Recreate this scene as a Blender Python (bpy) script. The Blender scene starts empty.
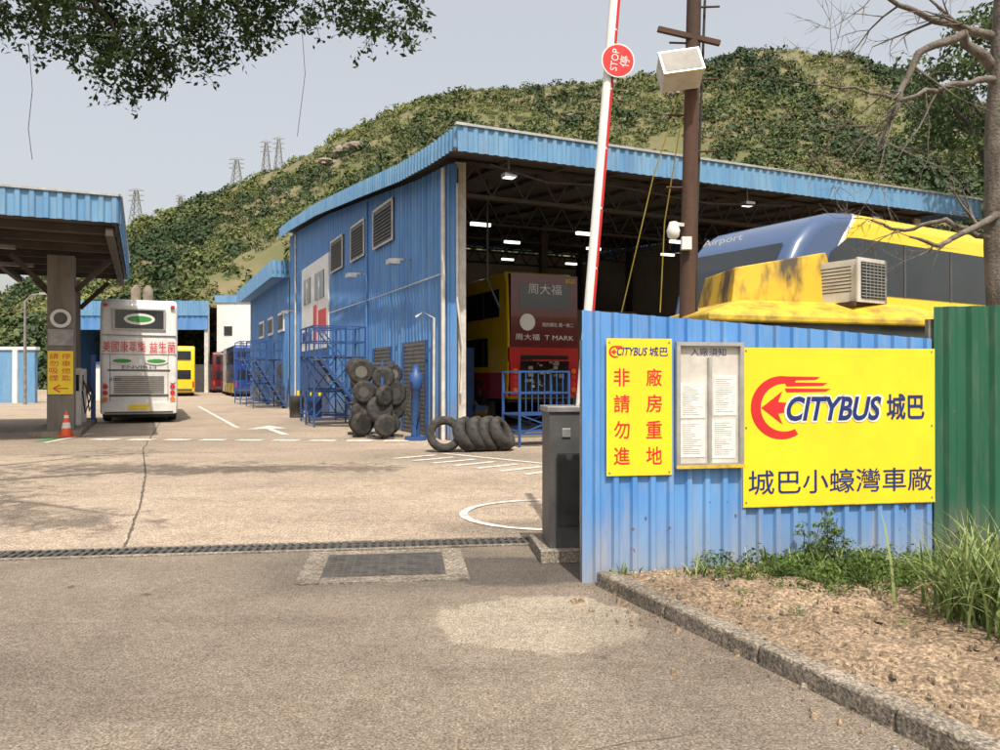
import bpy, math, random
import numpy as np
from mathutils import Vector, Matrix, noise
random.seed(7); rng=np.random.default_rng(7)
sc=bpy.context.scene
col=sc.collection
R=math.radians
# ---------------------------------------------------------------- materials
def newmat(name):
    m=bpy.data.materials.new(name); m.use_nodes=True
    nt=m.node_tree; b=nt.nodes['Principled BSDF']
    return m,nt,b
def N(nt,t,**kw):
    n=nt.nodes.new(t)
    for k,v in kw.items(): setattr(n,k,v)
    return n
def ramp(nt,stops):
    r=N(nt,'ShaderNodeValToRGB'); e=r.color_ramp.elements
    while len(e)<len(stops): e.new(.5)
    for i,(p,c) in enumerate(stops):
        e[i].position=p; e[i].color=(c[0],c[1],c[2],1)
    return r
def mixc(nt,f,a,b,blend='MIX'):
    m=N(nt,'ShaderNodeMix',data_type='RGBA',blend_type=blend)
    for s,v in ((0,f),(6,a),(7,b)):
        if isinstance(v,bpy.types.NodeSocket): nt.links.new(v,m.inputs[s])
        elif s==0: m.inputs[0].default_value=v
        else: m.inputs[s].default_value=(v[0],v[1],v[2],1)
    return m.outputs[2]
def noisetex(nt,vec,scale,detail=4,rough=.6,stretch=None):
    if stretch:
        mp=N(nt,'ShaderNodeMapping'); mp.inputs['Scale'].default_value=stretch
        nt.links.new(vec,mp.inputs[0]); vec=mp.outputs[0]
    n=N(nt,'ShaderNodeTexNoise'); n.inputs['Scale'].default_value=scale
    n.inputs['Detail'].default_value=detail; n.inputs['Roughness'].default_value=rough
    nt.links.new(vec,n.inputs['Vector']); return n.outputs['Fac']
def pm(name,c,c2=None,scale=3,rough=.6,metal=0,bump=0,bscale=None,stretch=None,lo=.35,hi=.65,coat=0,spec=None):
    m,nt,b=newmat(name)
    tc=N(nt,'ShaderNodeTexCoord').outputs['Object']
    if c2 is None: c2=tuple(x*.78 for x in c)
    f=noisetex(nt,tc,scale,4,.65,stretch)
    r=ramp(nt,[(lo,c),(hi,c2)]); nt.links.new(f,r.inputs[0])
    nt.links.new(r.outputs[0],b.inputs['Base Color'])
    b.inputs['Roughness'].default_value=rough; b.inputs['Metallic'].default_value=metal
    if coat: b.inputs['Coat Weight'].default_value=coat
    if spec is not None: b.inputs['Specular IOR Level'].default_value=spec
    if bump:
        bf=noisetex(nt,tc,bscale or scale*4,3)
        bm=N(nt,'ShaderNodeBump'); bm.inputs['Strength'].default_value=bump; bm.inputs['Distance'].default_value=.02
        nt.links.new(bf,bm.inputs['Height']); nt.links.new(bm.outputs[0],b.inputs['Normal'])
    return m
def paint_metal(name,c,faded,rust=(.16,.08,.04),zdirt=.5,rough=.5,dirtc=(.16,.14,.12)):
    m,nt,b=newmat(name)
    tc=N(nt,'ShaderNodeTexCoord').outputs['Object']
    f1=noisetex(nt,tc,1.6,5,.65,(1,1,.25)); r1=ramp(nt,[(.35,c),(.75,faded)]); nt.links.new(f1,r1.inputs[0])
    f2=noisetex(nt,tc,9,4,.7,(1,1,.12)); r2=ramp(nt,[(.5,(0,0,0)),(.8,(.55,.55,.55))]); nt.links.new(f2,r2.inputs[0])
    c1=mixc(nt,r2.outputs[0],r1.outputs[0],dirtc)
    f3=noisetex(nt,tc,14,5,.75); r3=ramp(nt,[(.64,(0,0,0)),(.70,(1,1,1))]); nt.links.new(f3,r3.inputs[0])
    sx=N(nt,'ShaderNodeSeparateXYZ'); nt.links.new(tc,sx.inputs[0])
    mr=N(nt,'ShaderNodeMapRange'); mr.inputs[1].default_value=0; mr.inputs[2].default_value=zdirt
    mr.inputs[3].default_value=1.5; mr.inputs[4].default_value=0; nt.links.new(sx.outputs[2],mr.inputs[0])
    mu=N(nt,'ShaderNodeMath',operation='MULTIPLY',use_clamp=True); nt.links.new(mr.outputs[0],mu.inputs[0]); nt.links.new(f2,mu.inputs[1])
    c2=mixc(nt,mu.outputs[0],c1,dirtc)
    c3=mixc(nt,r3.outputs[0],c2,rust)
    nt.links.new(c3,b.inputs['Base Color']); b.inputs['Roughness'].default_value=rough
    b.inputs['Specular IOR Level'].default_value=.3
    bm=N(nt,'ShaderNodeBump'); bm.inputs['Strength'].default_value=.25; bm.inputs['Distance'].default_value=.03
    nt.links.new(f1,bm.inputs['Height']); nt.links.new(bm.outputs[0],b.inputs['Normal'])
    return m
def leafmat(name,c1,c2,trans=.3):
    m,nt,b=newmat(name)
    a=N(nt,'ShaderNodeAttribute'); a.attribute_name='tint'
    r=ramp(nt,[(0,c1),(1,c2)]); nt.links.new(a.outputs['Fac'],r.inputs[0])
    nt.links.new(r.outputs[0],b.inputs['Base Color']); b.inputs['Roughness'].default_value=.6
    b.inputs['Specular IOR Level'].default_value=.25
    if trans:
        t=N(nt,'ShaderNodeBsdfTranslucent'); nt.links.new(r.outputs[0],t.inputs[0])
        mx=N(nt,'ShaderNodeMixShader'); mx.inputs[0].default_value=trans
        nt.links.new(b.outputs[0],mx.inputs[1]); nt.links.new(t.outputs[0],mx.inputs[2])
        nt.links.new(mx.outputs[0],nt.nodes['Material Output'].inputs[0])
    return m
def groundmat(name,base,dark,light,spk=160,stain=.25,patches=(),spots=0):
    m,nt,b=newmat(name)
    tc=N(nt,'ShaderNodeTexCoord').outputs['Object']
    big=noisetex(nt,tc,.35,5,.65); r=ramp(nt,[(.3,dark),(.5,base),(.72,light)]); nt.links.new(big,r.inputs[0])
    c=r.outputs[0]
    f3=noisetex(nt,tc,2.2,6,.72)
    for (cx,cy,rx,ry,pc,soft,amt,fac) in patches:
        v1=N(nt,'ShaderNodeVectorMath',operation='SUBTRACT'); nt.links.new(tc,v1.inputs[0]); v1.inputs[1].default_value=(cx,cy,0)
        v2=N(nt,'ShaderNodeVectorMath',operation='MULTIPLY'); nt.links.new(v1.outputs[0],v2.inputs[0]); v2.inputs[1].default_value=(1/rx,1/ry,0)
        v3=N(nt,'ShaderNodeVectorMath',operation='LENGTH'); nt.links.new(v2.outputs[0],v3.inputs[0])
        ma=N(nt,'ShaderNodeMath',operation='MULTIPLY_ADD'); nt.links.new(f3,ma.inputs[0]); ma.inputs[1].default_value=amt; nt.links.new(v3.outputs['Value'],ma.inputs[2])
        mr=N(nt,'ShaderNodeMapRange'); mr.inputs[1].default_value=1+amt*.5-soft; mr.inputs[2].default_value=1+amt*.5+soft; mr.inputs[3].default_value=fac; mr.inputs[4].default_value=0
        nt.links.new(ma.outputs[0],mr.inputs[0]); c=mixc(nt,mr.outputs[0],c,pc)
    f=noisetex(nt,tc,spk,2,.8); r2=ramp(nt,[(.3,(.4,.4,.4)),(.5,(.95,.95,.95)),(.7,(1.75,1.72,1.62))]); nt.links.new(f,r2.inputs[0])
    c=mixc(nt,1,c,r2.outputs[0],'MULTIPLY')
    fm=noisetex(nt,tc,spk*.25,3,.75); r5=ramp(nt,[(.35,(.78,.78,.78)),(.65,(1.2,1.19,1.17))]); nt.links.new(fm,r5.inputs[0])
    c=mixc(nt,1,c,r5.outputs[0],'MULTIPLY')
    r3=ramp(nt,[(.42,(1,1,1)),(.75,(1-stain,)*3)]); nt.links.new(f3,r3.inputs[0])
    c=mixc(nt,1,c,r3.outputs[0],'MULTIPLY')
    f4=noisetex(nt,tc,.9,3,.6,(.35,2.0,1)); r4=ramp(nt,[(.55,(1,1,1)),(.75,(.84,.83,.82))]); nt.links.new(f4,r4.inputs[0])
    c=mixc(nt,1,c,r4.outputs[0],'MULTIPLY')
    if spots:
        vo=N(nt,'ShaderNodeTexVoronoi'); vo.inputs['Scale'].default_value=spots; nt.links.new(tc,vo.inputs['Vector'])
        ma=N(nt,'ShaderNodeMath',operation='MULTIPLY_ADD'); nt.links.new(fm,ma.inputs[0]); ma.inputs[1].default_value=.12; nt.links.new(vo.outputs['Distance'],ma.inputs[2])
        r6=ramp(nt,[(.085,(.5,.49,.48)),(.13,(1,1,1))]); nt.links.new(ma.outputs[0],r6.inputs[0]); c=mixc(nt,1,c,r6.outputs[0],'MULTIPLY')
    nt.links.new(c,b.inputs['Base Color']); b.inputs['Roughness'].default_value=.9; b.inputs['Specular IOR Level'].default_value=.2
    bm=N(nt,'ShaderNodeBump'); bm.inputs['Strength'].default_value=.7; bm.inputs['Distance'].default_value=.01
    nt.links.new(f,bm.inputs['Height']); nt.links.new(bm.outputs[0],b.inputs['Normal'])
    return m
M={}
M['asphalt']=groundmat('asphalt',(.215,.180,.146),(.165,.139,.114),(.255,.217,.178),75,.3,
    patches=[(.28,5.15,.66,.6,(.33,.285,.23),.05,.9,.9),(.1,6.5,.75,.5,(.085,.075,.068),.10,.7,.85),(-1.0,6.65,1.1,.85,(.10,.09,.08),.25,.6,.5),(-3.5,4.0,1.6,.7,(.13,.112,.095),.3,1.2,.4),(1.0,4.3,.5,1.2,(.13,.112,.095),.3,1.2,.35)],spots=1.3)
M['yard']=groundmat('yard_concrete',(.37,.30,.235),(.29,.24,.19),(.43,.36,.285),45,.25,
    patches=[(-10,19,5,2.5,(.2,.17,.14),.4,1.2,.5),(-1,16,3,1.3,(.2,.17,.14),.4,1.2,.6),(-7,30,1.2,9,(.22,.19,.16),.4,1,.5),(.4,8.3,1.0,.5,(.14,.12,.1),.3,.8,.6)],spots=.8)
M['earth']=groundmat('earth',(.22,.2,.16),(.16,.15,.11),(.28,.25,.2),20,.3)
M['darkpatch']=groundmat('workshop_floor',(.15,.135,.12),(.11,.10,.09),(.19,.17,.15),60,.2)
M['kerb']=groundmat('kerb_concrete',(.24,.21,.175),(.14,.12,.10),(.33,.295,.25),50,.45)
M['soil']=groundmat('soil',(.27,.205,.145),(.17,.125,.085),(.37,.30,.22),40,.45)
M['blue']=paint_metal('blue_corrugated',(.06,.18,.43),(.13,.28,.52),zdirt=1.2)
M['bluefence']=paint_metal('blue_fence_paint',(.055,.20,.50),(.14,.32,.60),zdirt=.6,dirtc=(.32,.32,.31))
M['fascia']=paint_metal('blue_fascia',(.09,.23,.42),(.18,.33,.48),zdirt=.01)
M['green']=paint_metal('green_fence',(.012,.08,.045),(.025,.12,.07),zdirt=.6)
M['white']=pm('white_paint',(.72,.72,.70),(.6,.59,.56),1.5,.5)
M['whiteline']=pm('road_paint',(.66,.64,.60),(.38,.34,.29),7,.8,lo=.45,hi=.62)
M['offwhite']=pm('offwhite',(.6,.58,.53),(.42,.39,.34),3,.6)
M['yellow']=pm('yellow_sign',(.84,.63,.02),(.74,.54,.02),1.5,.35)
M['hutyellow']=pm('yellow_frp',(.62,.42,.03),(.28,.19,.03),5,.5,bump=.1,lo=.42,hi=.66)
M['mouldy']=pm('mouldy_yellow',(.56,.36,.02),(.06,.045,.025),3.6,.7,stretch=(1,1,.35),lo=.44,hi=.62)
M['busyellow']=pm('bus_yellow',(.80,.55,.015),(.70,.47,.015),2,.25,coat=.5)
M['buswhite']=pm('bus_white',(.74,.74,.72),(.58,.57,.54),1.5,.3,coat=.4)
M['red']=pm('red_paint',(.60,.02,.02),(.48,.02,.02),3,.4)
M['maroon']=pm('bus_maroon',(.12,.01,.012),(.09,.008,.01),2,.25,coat=.6)
M['busred']=pm('bus_red',(.45,.02,.02),(.38,.02,.02),2,.25,coat=.5)
M['navy']=pm('navy_text',(.01,.03,.16),(.008,.02,.12),3,.4)
M['busblue']=pm('bus_blue',(.02,.05,.22),(.016,.04,.18),1,.25,coat=.6)
M['black']=pm('black_rubber',(.018,.018,.018),(.035,.034,.032),6,.8)
M['tyre']=pm('tyre_rubber',(.016,.016,.016),(.06,.055,.048),9,.85,bump=.4)
M['glass']=pm('dark_glass',(.012,.016,.02),(.02,.025,.03),1,.08,spec=.8)
M['steel']=pm('grey_steel',(.32,.32,.31),(.2,.19,.18),4,.5,.5)
M['alu']=pm('aluminium',(.55,.55,.53),(.4,.4,.38),6,.4,.7)
M['dkgrey']=pm('dark_grey_box',(.045,.047,.05),(.085,.083,.08),3,.5)
M['dksteel']=pm('dark_roof_steel',(.07,.055,.042),(.045,.036,.03),1.5,.8)
M['rustpole']=pm('rusty_pole',(.085,.042,.025),(.04,.022,.015),5,.85,stretch=(1,1,.2),bump=.3)
M['bluesteel']=pm('blue_steel',(.02,.085,.27),(.025,.06,.17),3,.5)
M['beige']=pm('beige_wall',(.52,.46,.36),(.40,.35,.27),.6,.9)
M['column']=pm('column_concrete',(.22,.20,.17),(.13,.115,.095),2,.85,stretch=(1,1,.3))
M['bark']=pm('pale_bark',(.19,.165,.14),(.08,.068,.055),9,.95,stretch=(1,1,.35),bump=.9,bscale=30)
M['darkbark']=pm('dark_bark',(.05,.04,.03),(.03,.025,.02),6,.95)
M['orange']=pm('cone_orange',(.75,.10,.03),(.6,.08,.02),3,.5)
M['amber']=pm('amber_lens',(.8,.2,.02),(.7,.15,.02),3,.2)
M['paper']=pm('paper',(.72,.71,.68),(.6,.58,.55),20,.7)
M['greenad']=pm('green_ad',(.05,.3,.06),(.04,.22,.05),3,.4)
M['grate']=pm('cast_iron',(.07,.066,.06),(.13,.118,.105),8,.6,.4)
M['gap']=pm('dark_gap',(.012,.011,.010),(.02,.019,.018),3,.95)
M['crack']=pm('crack_fill',(.07,.06,.05),(.12,.10,.085),12,.95)
M['shutter']=pm('shutter_grey',(.22,.21,.19),(.15,.145,.13),3,.6,.3)
M['rope']=pm('yellow_rope',(.6,.5,.1),None,3,.8)
M['lightpanel']=pm('lamp_cover',(.8,.8,.8),None,3,.4)
_b=M['lightpanel'].node_tree.nodes['Principled BSDF']; _b.inputs['Emission Color'].default_value=(1,.95,.85,1); _b.inputs['Emission Strength'].default_value=2.2
# ---------------------------------------------------------------- mesh builder
class B:
    def __init__(s,name): s.name=name; s.v=[]; s.f=[]; s.mi=[]; s.mats=[]; s.smooth=[]
    def m(s,k):
        if k not in s.mats: s.mats.append(k)
        return s.mats.index(k)
    def add(s,vs,fs,k,T=None,smooth=False):
        o=len(s.v)
        for p in vs:
            p=Vector(p); p=T@p if T else p
            s.v.append(tuple(p))
        i=s.m(k)
        for f in fs: s.f.append([a+o for a in f]); s.mi.append(i); s.smooth.append(smooth)
    def box(s,x0,x1,y0,y1,z0,z1,k,T=None,ch=0):
        vs=[(x0,y0,z0),(x1,y0,z0),(x1,y1,z0),(x0,y1,z0),(x0,y0,z1),(x1,y0,z1),(x1,y1,z1),(x0,y1,z1)]
        s.add(vs,[(3,2,1,0),(4,5,6,7),(0,1,5,4),(1,2,6,5),(2,3,7,6),(3,0,4,7)],k,T)
    def tube(s,pts,rad,k,n=8,caps=True,T=None,smooth=True):
        pts=[Vector(p) for p in pts]
        if not hasattr(rad,'__len__'): rad=[rad]*len(pts)
        vs=[];fs=[]
        up=Vector((0,0,1)); d0=(pts[1]-pts[0]).normalized()
        ref=up if abs(d0.dot(up))<.9 else Vector((1,0,0))
        for i,p in enumerate(pts):
            d=(pts[min(i+1,len(pts)-1)]-pts[max(i-1,0)]).normalized()
            a=d.cross(ref).normalized(); b=d.cross(a).normalized()
            for j in range(n):
                t=2*math.pi*(j+.5)/n
                vs.append(p+(a*math.cos(t)+b*math.sin(t))*rad[i])
        for i in range(len(pts)-1):
            for j in range(n):
                fs.append((i*n+j,i*n+(j+1)%n,(i+1)*n+(j+1)%n,(i+1)*n+j))
        s.add(vs,fs,k,T,smooth)
        if caps:
            s.add(vs[:n],[tuple(range(n))],k,T); s.add(vs[-n:],[tuple(range(n))[::-1]],k,T)
    def beam(s,p,q,w,k,T=None): s.tube([p,q],w*.707,k,4,True,T,False)
    def corr(s,p,q,za,zb,ta,tb,k,pitch=.3,dep=.04,T=None,prof=((0,0),(.4,0),(.55,1),(.85,1))):
        p=Vector(p);q=Vector(q);L=(q-p).length;d=(q-p)/L;nrm=Vector((d.y,-d.x))
        vs=[];n=int(L/pitch)
        us=[]
        for i in range(n+1):
            for a,h in prof:
                u=(i+a)*pitch
                if u<=L: us.append((u,h))
        us.append((L,0))
        for u,h in us:
            c=p+d*u+nrm*h*dep; t=u/L
            vs.append((c.x,c.y,za+(zb-za)*t)); vs.append((c.x,c.y,ta(u) if callable(ta) else ta+(tb-ta)*t))
        fs=[(2*i,2*i+2,2*i+3,2*i+1) for i in range(len(us)-1)]
        s.add(vs,fs,k,T)
    def done(s,loc=(0,0,0),rz=0,parent=None,bevel=0,name=None):
        me=bpy.data.meshes.new(s.name); me.from_pydata(s.v,[],s.f)
        for k in s.mats: me.materials.append(M[k])
        me.polygons.foreach_set('material_index',s.mi); me.polygons.foreach_set('use_smooth',s.smooth)
        me.update()
        o=bpy.data.objects.new(s.name,me); col.objects.link(o); o.location=loc; o.rotation_euler[2]=rz
        if parent: o.parent=parent
        if bevel:
            bv=o.modifiers.new('bev','BEVEL'); bv.width=bevel; bv.segments=2; bv.limit_method='ANGLE'; bv.angle_limit=R(50)
        return o
def empty(name,loc=(0,0,0),rz=0):
    o=bpy.data.objects.new(name,None); col.objects.link(o); o.location=loc; o.rotation_euler[2]=rz; o.empty_display_size=.2; return o
def text(body,x0,x1,z0,z1,y,k,parent,name='lettering',shear=0,bold=0,face='-y'):
    cu=bpy.data.curves.new(name,'FONT'); cu.body=body; cu.size=1; cu.shear=shear; cu.offset=bold; cu.extrude=0
    cu.resolution_u=4
    o=bpy.data.objects.new(name,cu); col.objects.link(o); cu.materials.append(M[k])
    bpy.context.view_layer.update()
    bb=[Vector(c) for c in o.bound_box]; ax=min(c.x for c in bb); bx=max(c.x for c in bb); ay=min(c.y for c in bb); by=max(c.y for c in bb)
    sx=(x1-x0)/max(bx-ax,.01); sy=(z1-z0)/max(by-ay,.01)
    o.scale=(sx,sy,1)
    if face=='-y':
        o.rotation_euler=(R(90),0,0); o.location=(x0-ax*sx,y,z0-ay*sy)
    else:
        o.rotation_euler=(R(90),0,R(90)); o.location=(y,x0-ax*sx,z0-ay*sy)
    o.parent=parent
    return o
# ---------------------------------------------------------------- ground
def sheet(name,pts,z,k):
    b=B(name); b.add([(x,y,z) for x,y in pts],[tuple(range(len(pts)))],k); return b.done()
sheet('ground',[(-900,-300),(900,-300),(900,900),(-900,900)],-.004,'earth')
dx,dy=4.8,.65
def dl(x,off=0): return 7.66+(x-.3)*dy/dx+off
sheet('road',[(-40,-30),(25,-30),(25,dl(25,-.17)),(-40,dl(-40,-.17))],0,'asphalt')
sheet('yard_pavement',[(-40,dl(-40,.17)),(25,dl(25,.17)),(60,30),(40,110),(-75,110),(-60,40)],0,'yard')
b=B('drain_grate')
ang=math.atan2(dy,dx); T=Matrix.Translation((.3,7.66,0))@Matrix.Rotation(ang,4,'Z')
b.box(-26,.55,-.17,.17,-.03,.002,'gap',T)
b.box(-26,.55,-.19,-.14,0.003,.014,'kerb',T); b.box(-26,.55,.14,.19,.003,.014,'kerb',T)
x=-12
while x<.5:
    b.box(x,x+.036,-.139,.139,.003,.016,'grate',T); x+=.075
for xx in np.arange(-12,.6,.6): b.box(xx-.02,xx+.02,-.1385,.1385,.003,.018,'grate',T)
b.box(-12,.5,-.012,.012,.003,.015,'grate',T)
b.done()
b=B('manhole_cover')
T=Matrix.Translation((-.98,6.66,0))@Matrix.Rotation(R(7),4,'Z')
b.box(-.68,.68,-.56,.56,0,.012,'kerb',T); b.box(-.5,.5,-.39,.39,.0125,.018,'grate',T)
for i in range(13):
    for j in range(10):
        xx=-.47+i*.0735; yy=-.36+j*.0735
        b.box(xx,xx+.045,yy,yy+.045,.0182,.024,'grate',T)
b.box(-.006,.006,-.39,.39,.0182,.0195,'gap',T)
b.done(bevel=.003)
def crack(name,pts,w,k='crack',z=.005,jit=.02):
    b=B(name); P=[]
    for i in range(len(pts)-1):
        for t in np.linspace(0,1,22)[:-1]:
            P.append(Vector(pts[i]).lerp(Vector(pts[i+1]),t))
    P.append(Vector(pts[-1]))
    vs=[]
    for i,p in enumerate(P):
        d=(P[min(i+1,len(P)-1)]-P[max(i-1,0)]).normalized(); nn=Vector((-d.y,d.x))
        o=nn*jit*noise.noise(Vector((p.x*3,p.y*3,5)))*2; ww=w*(.5+1.2*abs(noise.noise(Vector((p.x*9,p.y*9,1)))))
        vs+= [(*(p+o-nn*ww),z),(*(p+o+nn*ww),z)]
    b.add(vs,[(2*i,2*i+2,2*i+3,2*i+1) for i in range(len(P)-1)],k); return b.done()
crack('pavement_joint',[(-3.55,7.4),(-4.6,10),(-5.9,13),(-8,17.5)],.017,jit=.008)
crack('pavement_joint',[(-30,14.5),(-8,16.5),(-1.5,17.3),(6,18.5)],.012)
crack('pavement_joint',[(-30,22),(-8.5,24)],.015)
crack('pavement_joint',[(-11,11),(-5,11.6),(0.2,11.2),(4,12)],.006)
crack('pavement_joint',[(-30,34),(-9,37)],.02)
crack('pavement_joint',[(-8,17.5),(-13,30),(-20,48)],.02)
crack('pavement_joint',[(-1.6,2.85),(-.4,3.05),(.9,3.55)],.003,jit=.03)
# road markings
def line(p,q,w):
    p=Vector(p);q=Vector(q);d=(q-p).normalized();n=Vector((-d.y,d.x))*w/2
    return (p-n,q-n,q+n,p+n)
b=B('road_markings')
def ml(p,q,w,z=.009): b.add([(*a,z) for a in line(p,q,w)],[(0,1,2,3)],'whiteline')
arc=[]
for i in range(25):
    t=R(95+i*7.0); arc.append((.62+1.05*math.cos(t),9.2+1.0*math.sin(t)))
vs=[]
for i,p in enumerate(arc):
    c=Vector((.62,9.2)); d=(Vector(p)-c).normalized(); vs+=[(*(Vector(p)-d*.05),.009),(*(Vector(p)+d*.05),.009)]
b.add(vs,[(2*i,2*i+2,2*i+3,2*i+1) for i in range(len(arc)-1)],'whiteline')
for i in range(8):
    x=-2.1+i*.42; y0=15.6-i*.42
    ml((x,y0-.15),(x+.75,y0+.55),.15)
ml((-1.2,16.5),(1.5,13.9),.12)
for i in range(8):
    x=-9.6+i*.95; ml((x,20.2-i*.05),(x+.65,20.2-i*.05-.03),.45,.009)
ml((-10.6,20.3),(-9.9,20.25),.45); ml((-11.2,19.2),(-11.7,22.4),.14)
ml((-6.0,21.9),(-7.2,24.4),.2); b.add([(-7.85,24.2,.009),(-6.75,24.7,.009),(-7.75,26.2,.009)],[(0,1,2)],'whiteline')
ml((-8.4,25),(-17,44),.14)
b.done()
b=B('floor_marking')
for (p,q,w,k) in [((-11.6,19.6),(-12.2,22.6),.25,'greenad')]:
    b.add([(*a,.009) for a in line(p,q,w)],[(0,1,2,3)],k)
b.done()
# kerb
K0=Vector((.74,6.02)); kd=Vector((.387,-.922)).normalized(); fd=Vector((.986,.167))
b=B('kerb')
T=Matrix.Translation((K0.x,K0.y,0))@Matrix.Rotation(math.atan2(kd.y,kd.x),4,'Z')
x=0
while x<9:
    l=.9; b.box(x,x+l-.008,random.uniform(-.004,.004),.14,-.02,.115+random.uniform(-.006,.006),'kerb',T); x+=l
b.done(bevel=.018)
vs=[];fs=[];na,nb=110,170
for i in range(na):
    for j in range(nb):
        a=-.05+(i/(na-1))**1.2*8; c=.13+(j/(nb-1))**1.6*12
        p=K0+kd*a+fd*c
        h=.085+.06*noise.noise(Vector((p.x*1.3,p.y*1.3,0)))+.04*noise.noise(Vector((p.x*7,p.y*7,3)))+.022*noise.noise(Vector((p.x*25,p.y*25,3)))
        if c<.25: h=min(h,.1)
        vs.append((p.x,p.y,h))
for i in range(na-1):
    for j in range(nb-1):
        fs.append((i*nb+j,(i+1)*nb+j,(i+1)*nb+j+1,i*nb+j+1))
b=B('soil_bed'); b.add(vs,fs,'soil',None,True); b.done()
b=B('loose_stones')
for i in range(1000):
    if i<860: a=random.uniform(0,5); c=.12+random.random()**1.3*3.5; p=K0+kd*a+fd*c; zb=.085
    else: a=random.uniform(0,4); p=K0+kd*a-fd*abs(random.gauss(0,.25)); zb=.0
    s=random.choice([.004,.006,.008,.01,.014,.024])*random.uniform(.7,1.3)
    o=[(p.x+s*random.uniform(.6,1.4)*math.cos(t),p.y+s*random.uniform(.6,1.4)*math.sin(t),zb) for t in (0,1.2,2.4,3.7,5)]
    top=[(p.x+(q[0]-p.x)*.5,p.y+(q[1]-p.y)*.5,zb+.01+s*.8) for q in o]
    b.add(o+top,[(k,(k+1)%5,5+(k+1)%5,5+k) for k in range(5)]+[(5,6,7,8,9)],random.choice(['kerb','soil','soil']))
b.done()
# ---------------------------------------------------------------- leaf clouds
def leaves_mesh(name,P,Nrm,L,W,tint,mat,fold=.25,parent=None):
    n=len(P); Nrm=Nrm/np.linalg.norm(Nrm,axis=1,keepdims=True)
    r=rng.normal(size=(n,3)); u=np.cross(Nrm,r); u/=np.linalg.norm(u,axis=1,keepdims=True)+1e-9; v=np.cross(Nrm,u)
    L=np.broadcast_to(np.asarray(L,float),(n,))[:,None]; W=np.broadcast_to(np.asarray(W,float),(n,))[:,None]
    V=np.stack([P+u*L,P+v*W+Nrm*W*fold,P-u*L,P-v*W+Nrm*W*fold],1).reshape(-1,3)
    F=np.arange(4*n).reshape(-1,4)
    me=bpy.data.meshes.new(name); me.from_pydata(V.tolist(),[],F.tolist())
    at=me.attributes.new('tint','FLOAT','POINT'); at.data.foreach_set('value',np.repeat(np.clip(tint,0,1),4).astype(np.float32))
    me.materials.append(mat); o=bpy.data.objects.new(name,me); col.objects.link(o)
    if parent: o.parent=parent
    return o
def clumps(C,Rad,per,leaf,tint,squash=.8):
    n=len(C); D=rng.normal(size=(n,per,3)); D[:,:,2]=np.abs(D[:,:,2])*1.0-.25
    D/=np.linalg.norm(D,axis=2,keepdims=True)
    rr=Rad[:,None,None]*rng.uniform(.55,1.1,size=(n,per,1))
    P=C[:,None,:]+D*rr*np.array([1,1,squash]); Nn=D+rng.normal(size=D.shape)*.45
    L=(Rad[:,None]*leaf*rng.uniform(.6,1.3,size=(n,per))).reshape(-1)
    t=(tint[:,None]+rng.normal(size=(n,per))*.12).reshape(-1)
    return P.reshape(-1,3),Nn.reshape(-1,3),L,t
# ---------------------------------------------------------------- hill
hx=[-900,-520,-400,-192,-169,-142,-115,-77,-61,-38,-19,23,58,85,108,130,160,192,270,350,900]
hz=[20,28,34,36,48,62,73,90,99,110,115,117,121,127,130,128,120,108,90,70,30]
Y0,Y1=105,300
def hill(x,y):
    H=np.interp(x*300/max(y,200),hx,hz)-2
    s=(y-Y0)/(Y1-Y0)
    if s<0: return -2.
    if s<=1: f=s**1.12
    else: f=1-.6*(s-1)
    z=H*f+9*noise.fractal(Vector((x*.018,y*.018,2)),1,2,4)*min(1,s*2.5)*max(0,1-.75*s)+1.5*noise.noise(Vector((x*.1,y*.1,0)))
    z-=9*max(0,noise.noise(Vector((x*.035+y*.008,y*.006,7))))*min(1,max(0,s)*3)*max(0,1.1-s)
    return z-1
vs=[];fs=[];nx,ny=230,80
for j in range(ny):
    y=Y0-6+j/(ny-1)*330
    for i in range(nx):
        x=-520+i/(nx-1)*1040; vs.append((x,y,hill(x,y)))
for j in range(ny-1):
    for i in range(nx-1): fs.append((j*nx+i,j*nx+i+1,(j+1)*nx+i+1,(j+1)*nx+i))
M['hill']=pm('hill_scrub',(.10,.105,.04),(.19,.15,.085),.05,.95,bump=.5,bscale=1.5,lo=.42,hi=.66)
b=B('hill'); b.add(vs,fs,'hill',None,True); b.done()
M['scrub']=leafmat('scrub_leaves',(.028,.052,.018),(.19,.21,.065),0)
C=[];Rd=[];Ti=[]
cnt=0
while cnt<17000:
    y=Y0+ (random.random()**.75)*210; x=random.uniform(-.70,.70)*y
    d=noise.fractal(Vector((x*.03,y*.03,9)),1,2,4)
    right=max(0,min(1,(x/y-.1)*3))*max(0,1-(y-Y0)/150)
    gully=max(0,noise.noise(Vector((x*.035+y*.008,y*.006,7))))*1.6
    if d< -.3-right-gully and random.random()<.85: continue
    C.append((x,y,hill(x,y)+.2)); big=random.random()
    Rd.append(random.uniform(.7,1.5)+(1.6 if big>.9-gully*.4 else 0)+right*1.4)
    Ti.append(.5+.75*noise.noise(Vector((x*.022,y*.022,4)))+random.uniform(-.3,.3)-.3*right-.5*gully-(.25 if big>.9-gully*.4 else 0)); cnt+=1
P,Nn,L,t=clumps(np.array(C),np.array(Rd),36,.25,np.array(Ti))
leaves_mesh('hillside_vegetation',P,Nn,L,L*.65,t,M['scrub'])
b=B('hill_rocks')
M['rock']=pm('rock',(.27,.22,.175),(.15,.125,.10),.6,.95)
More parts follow.
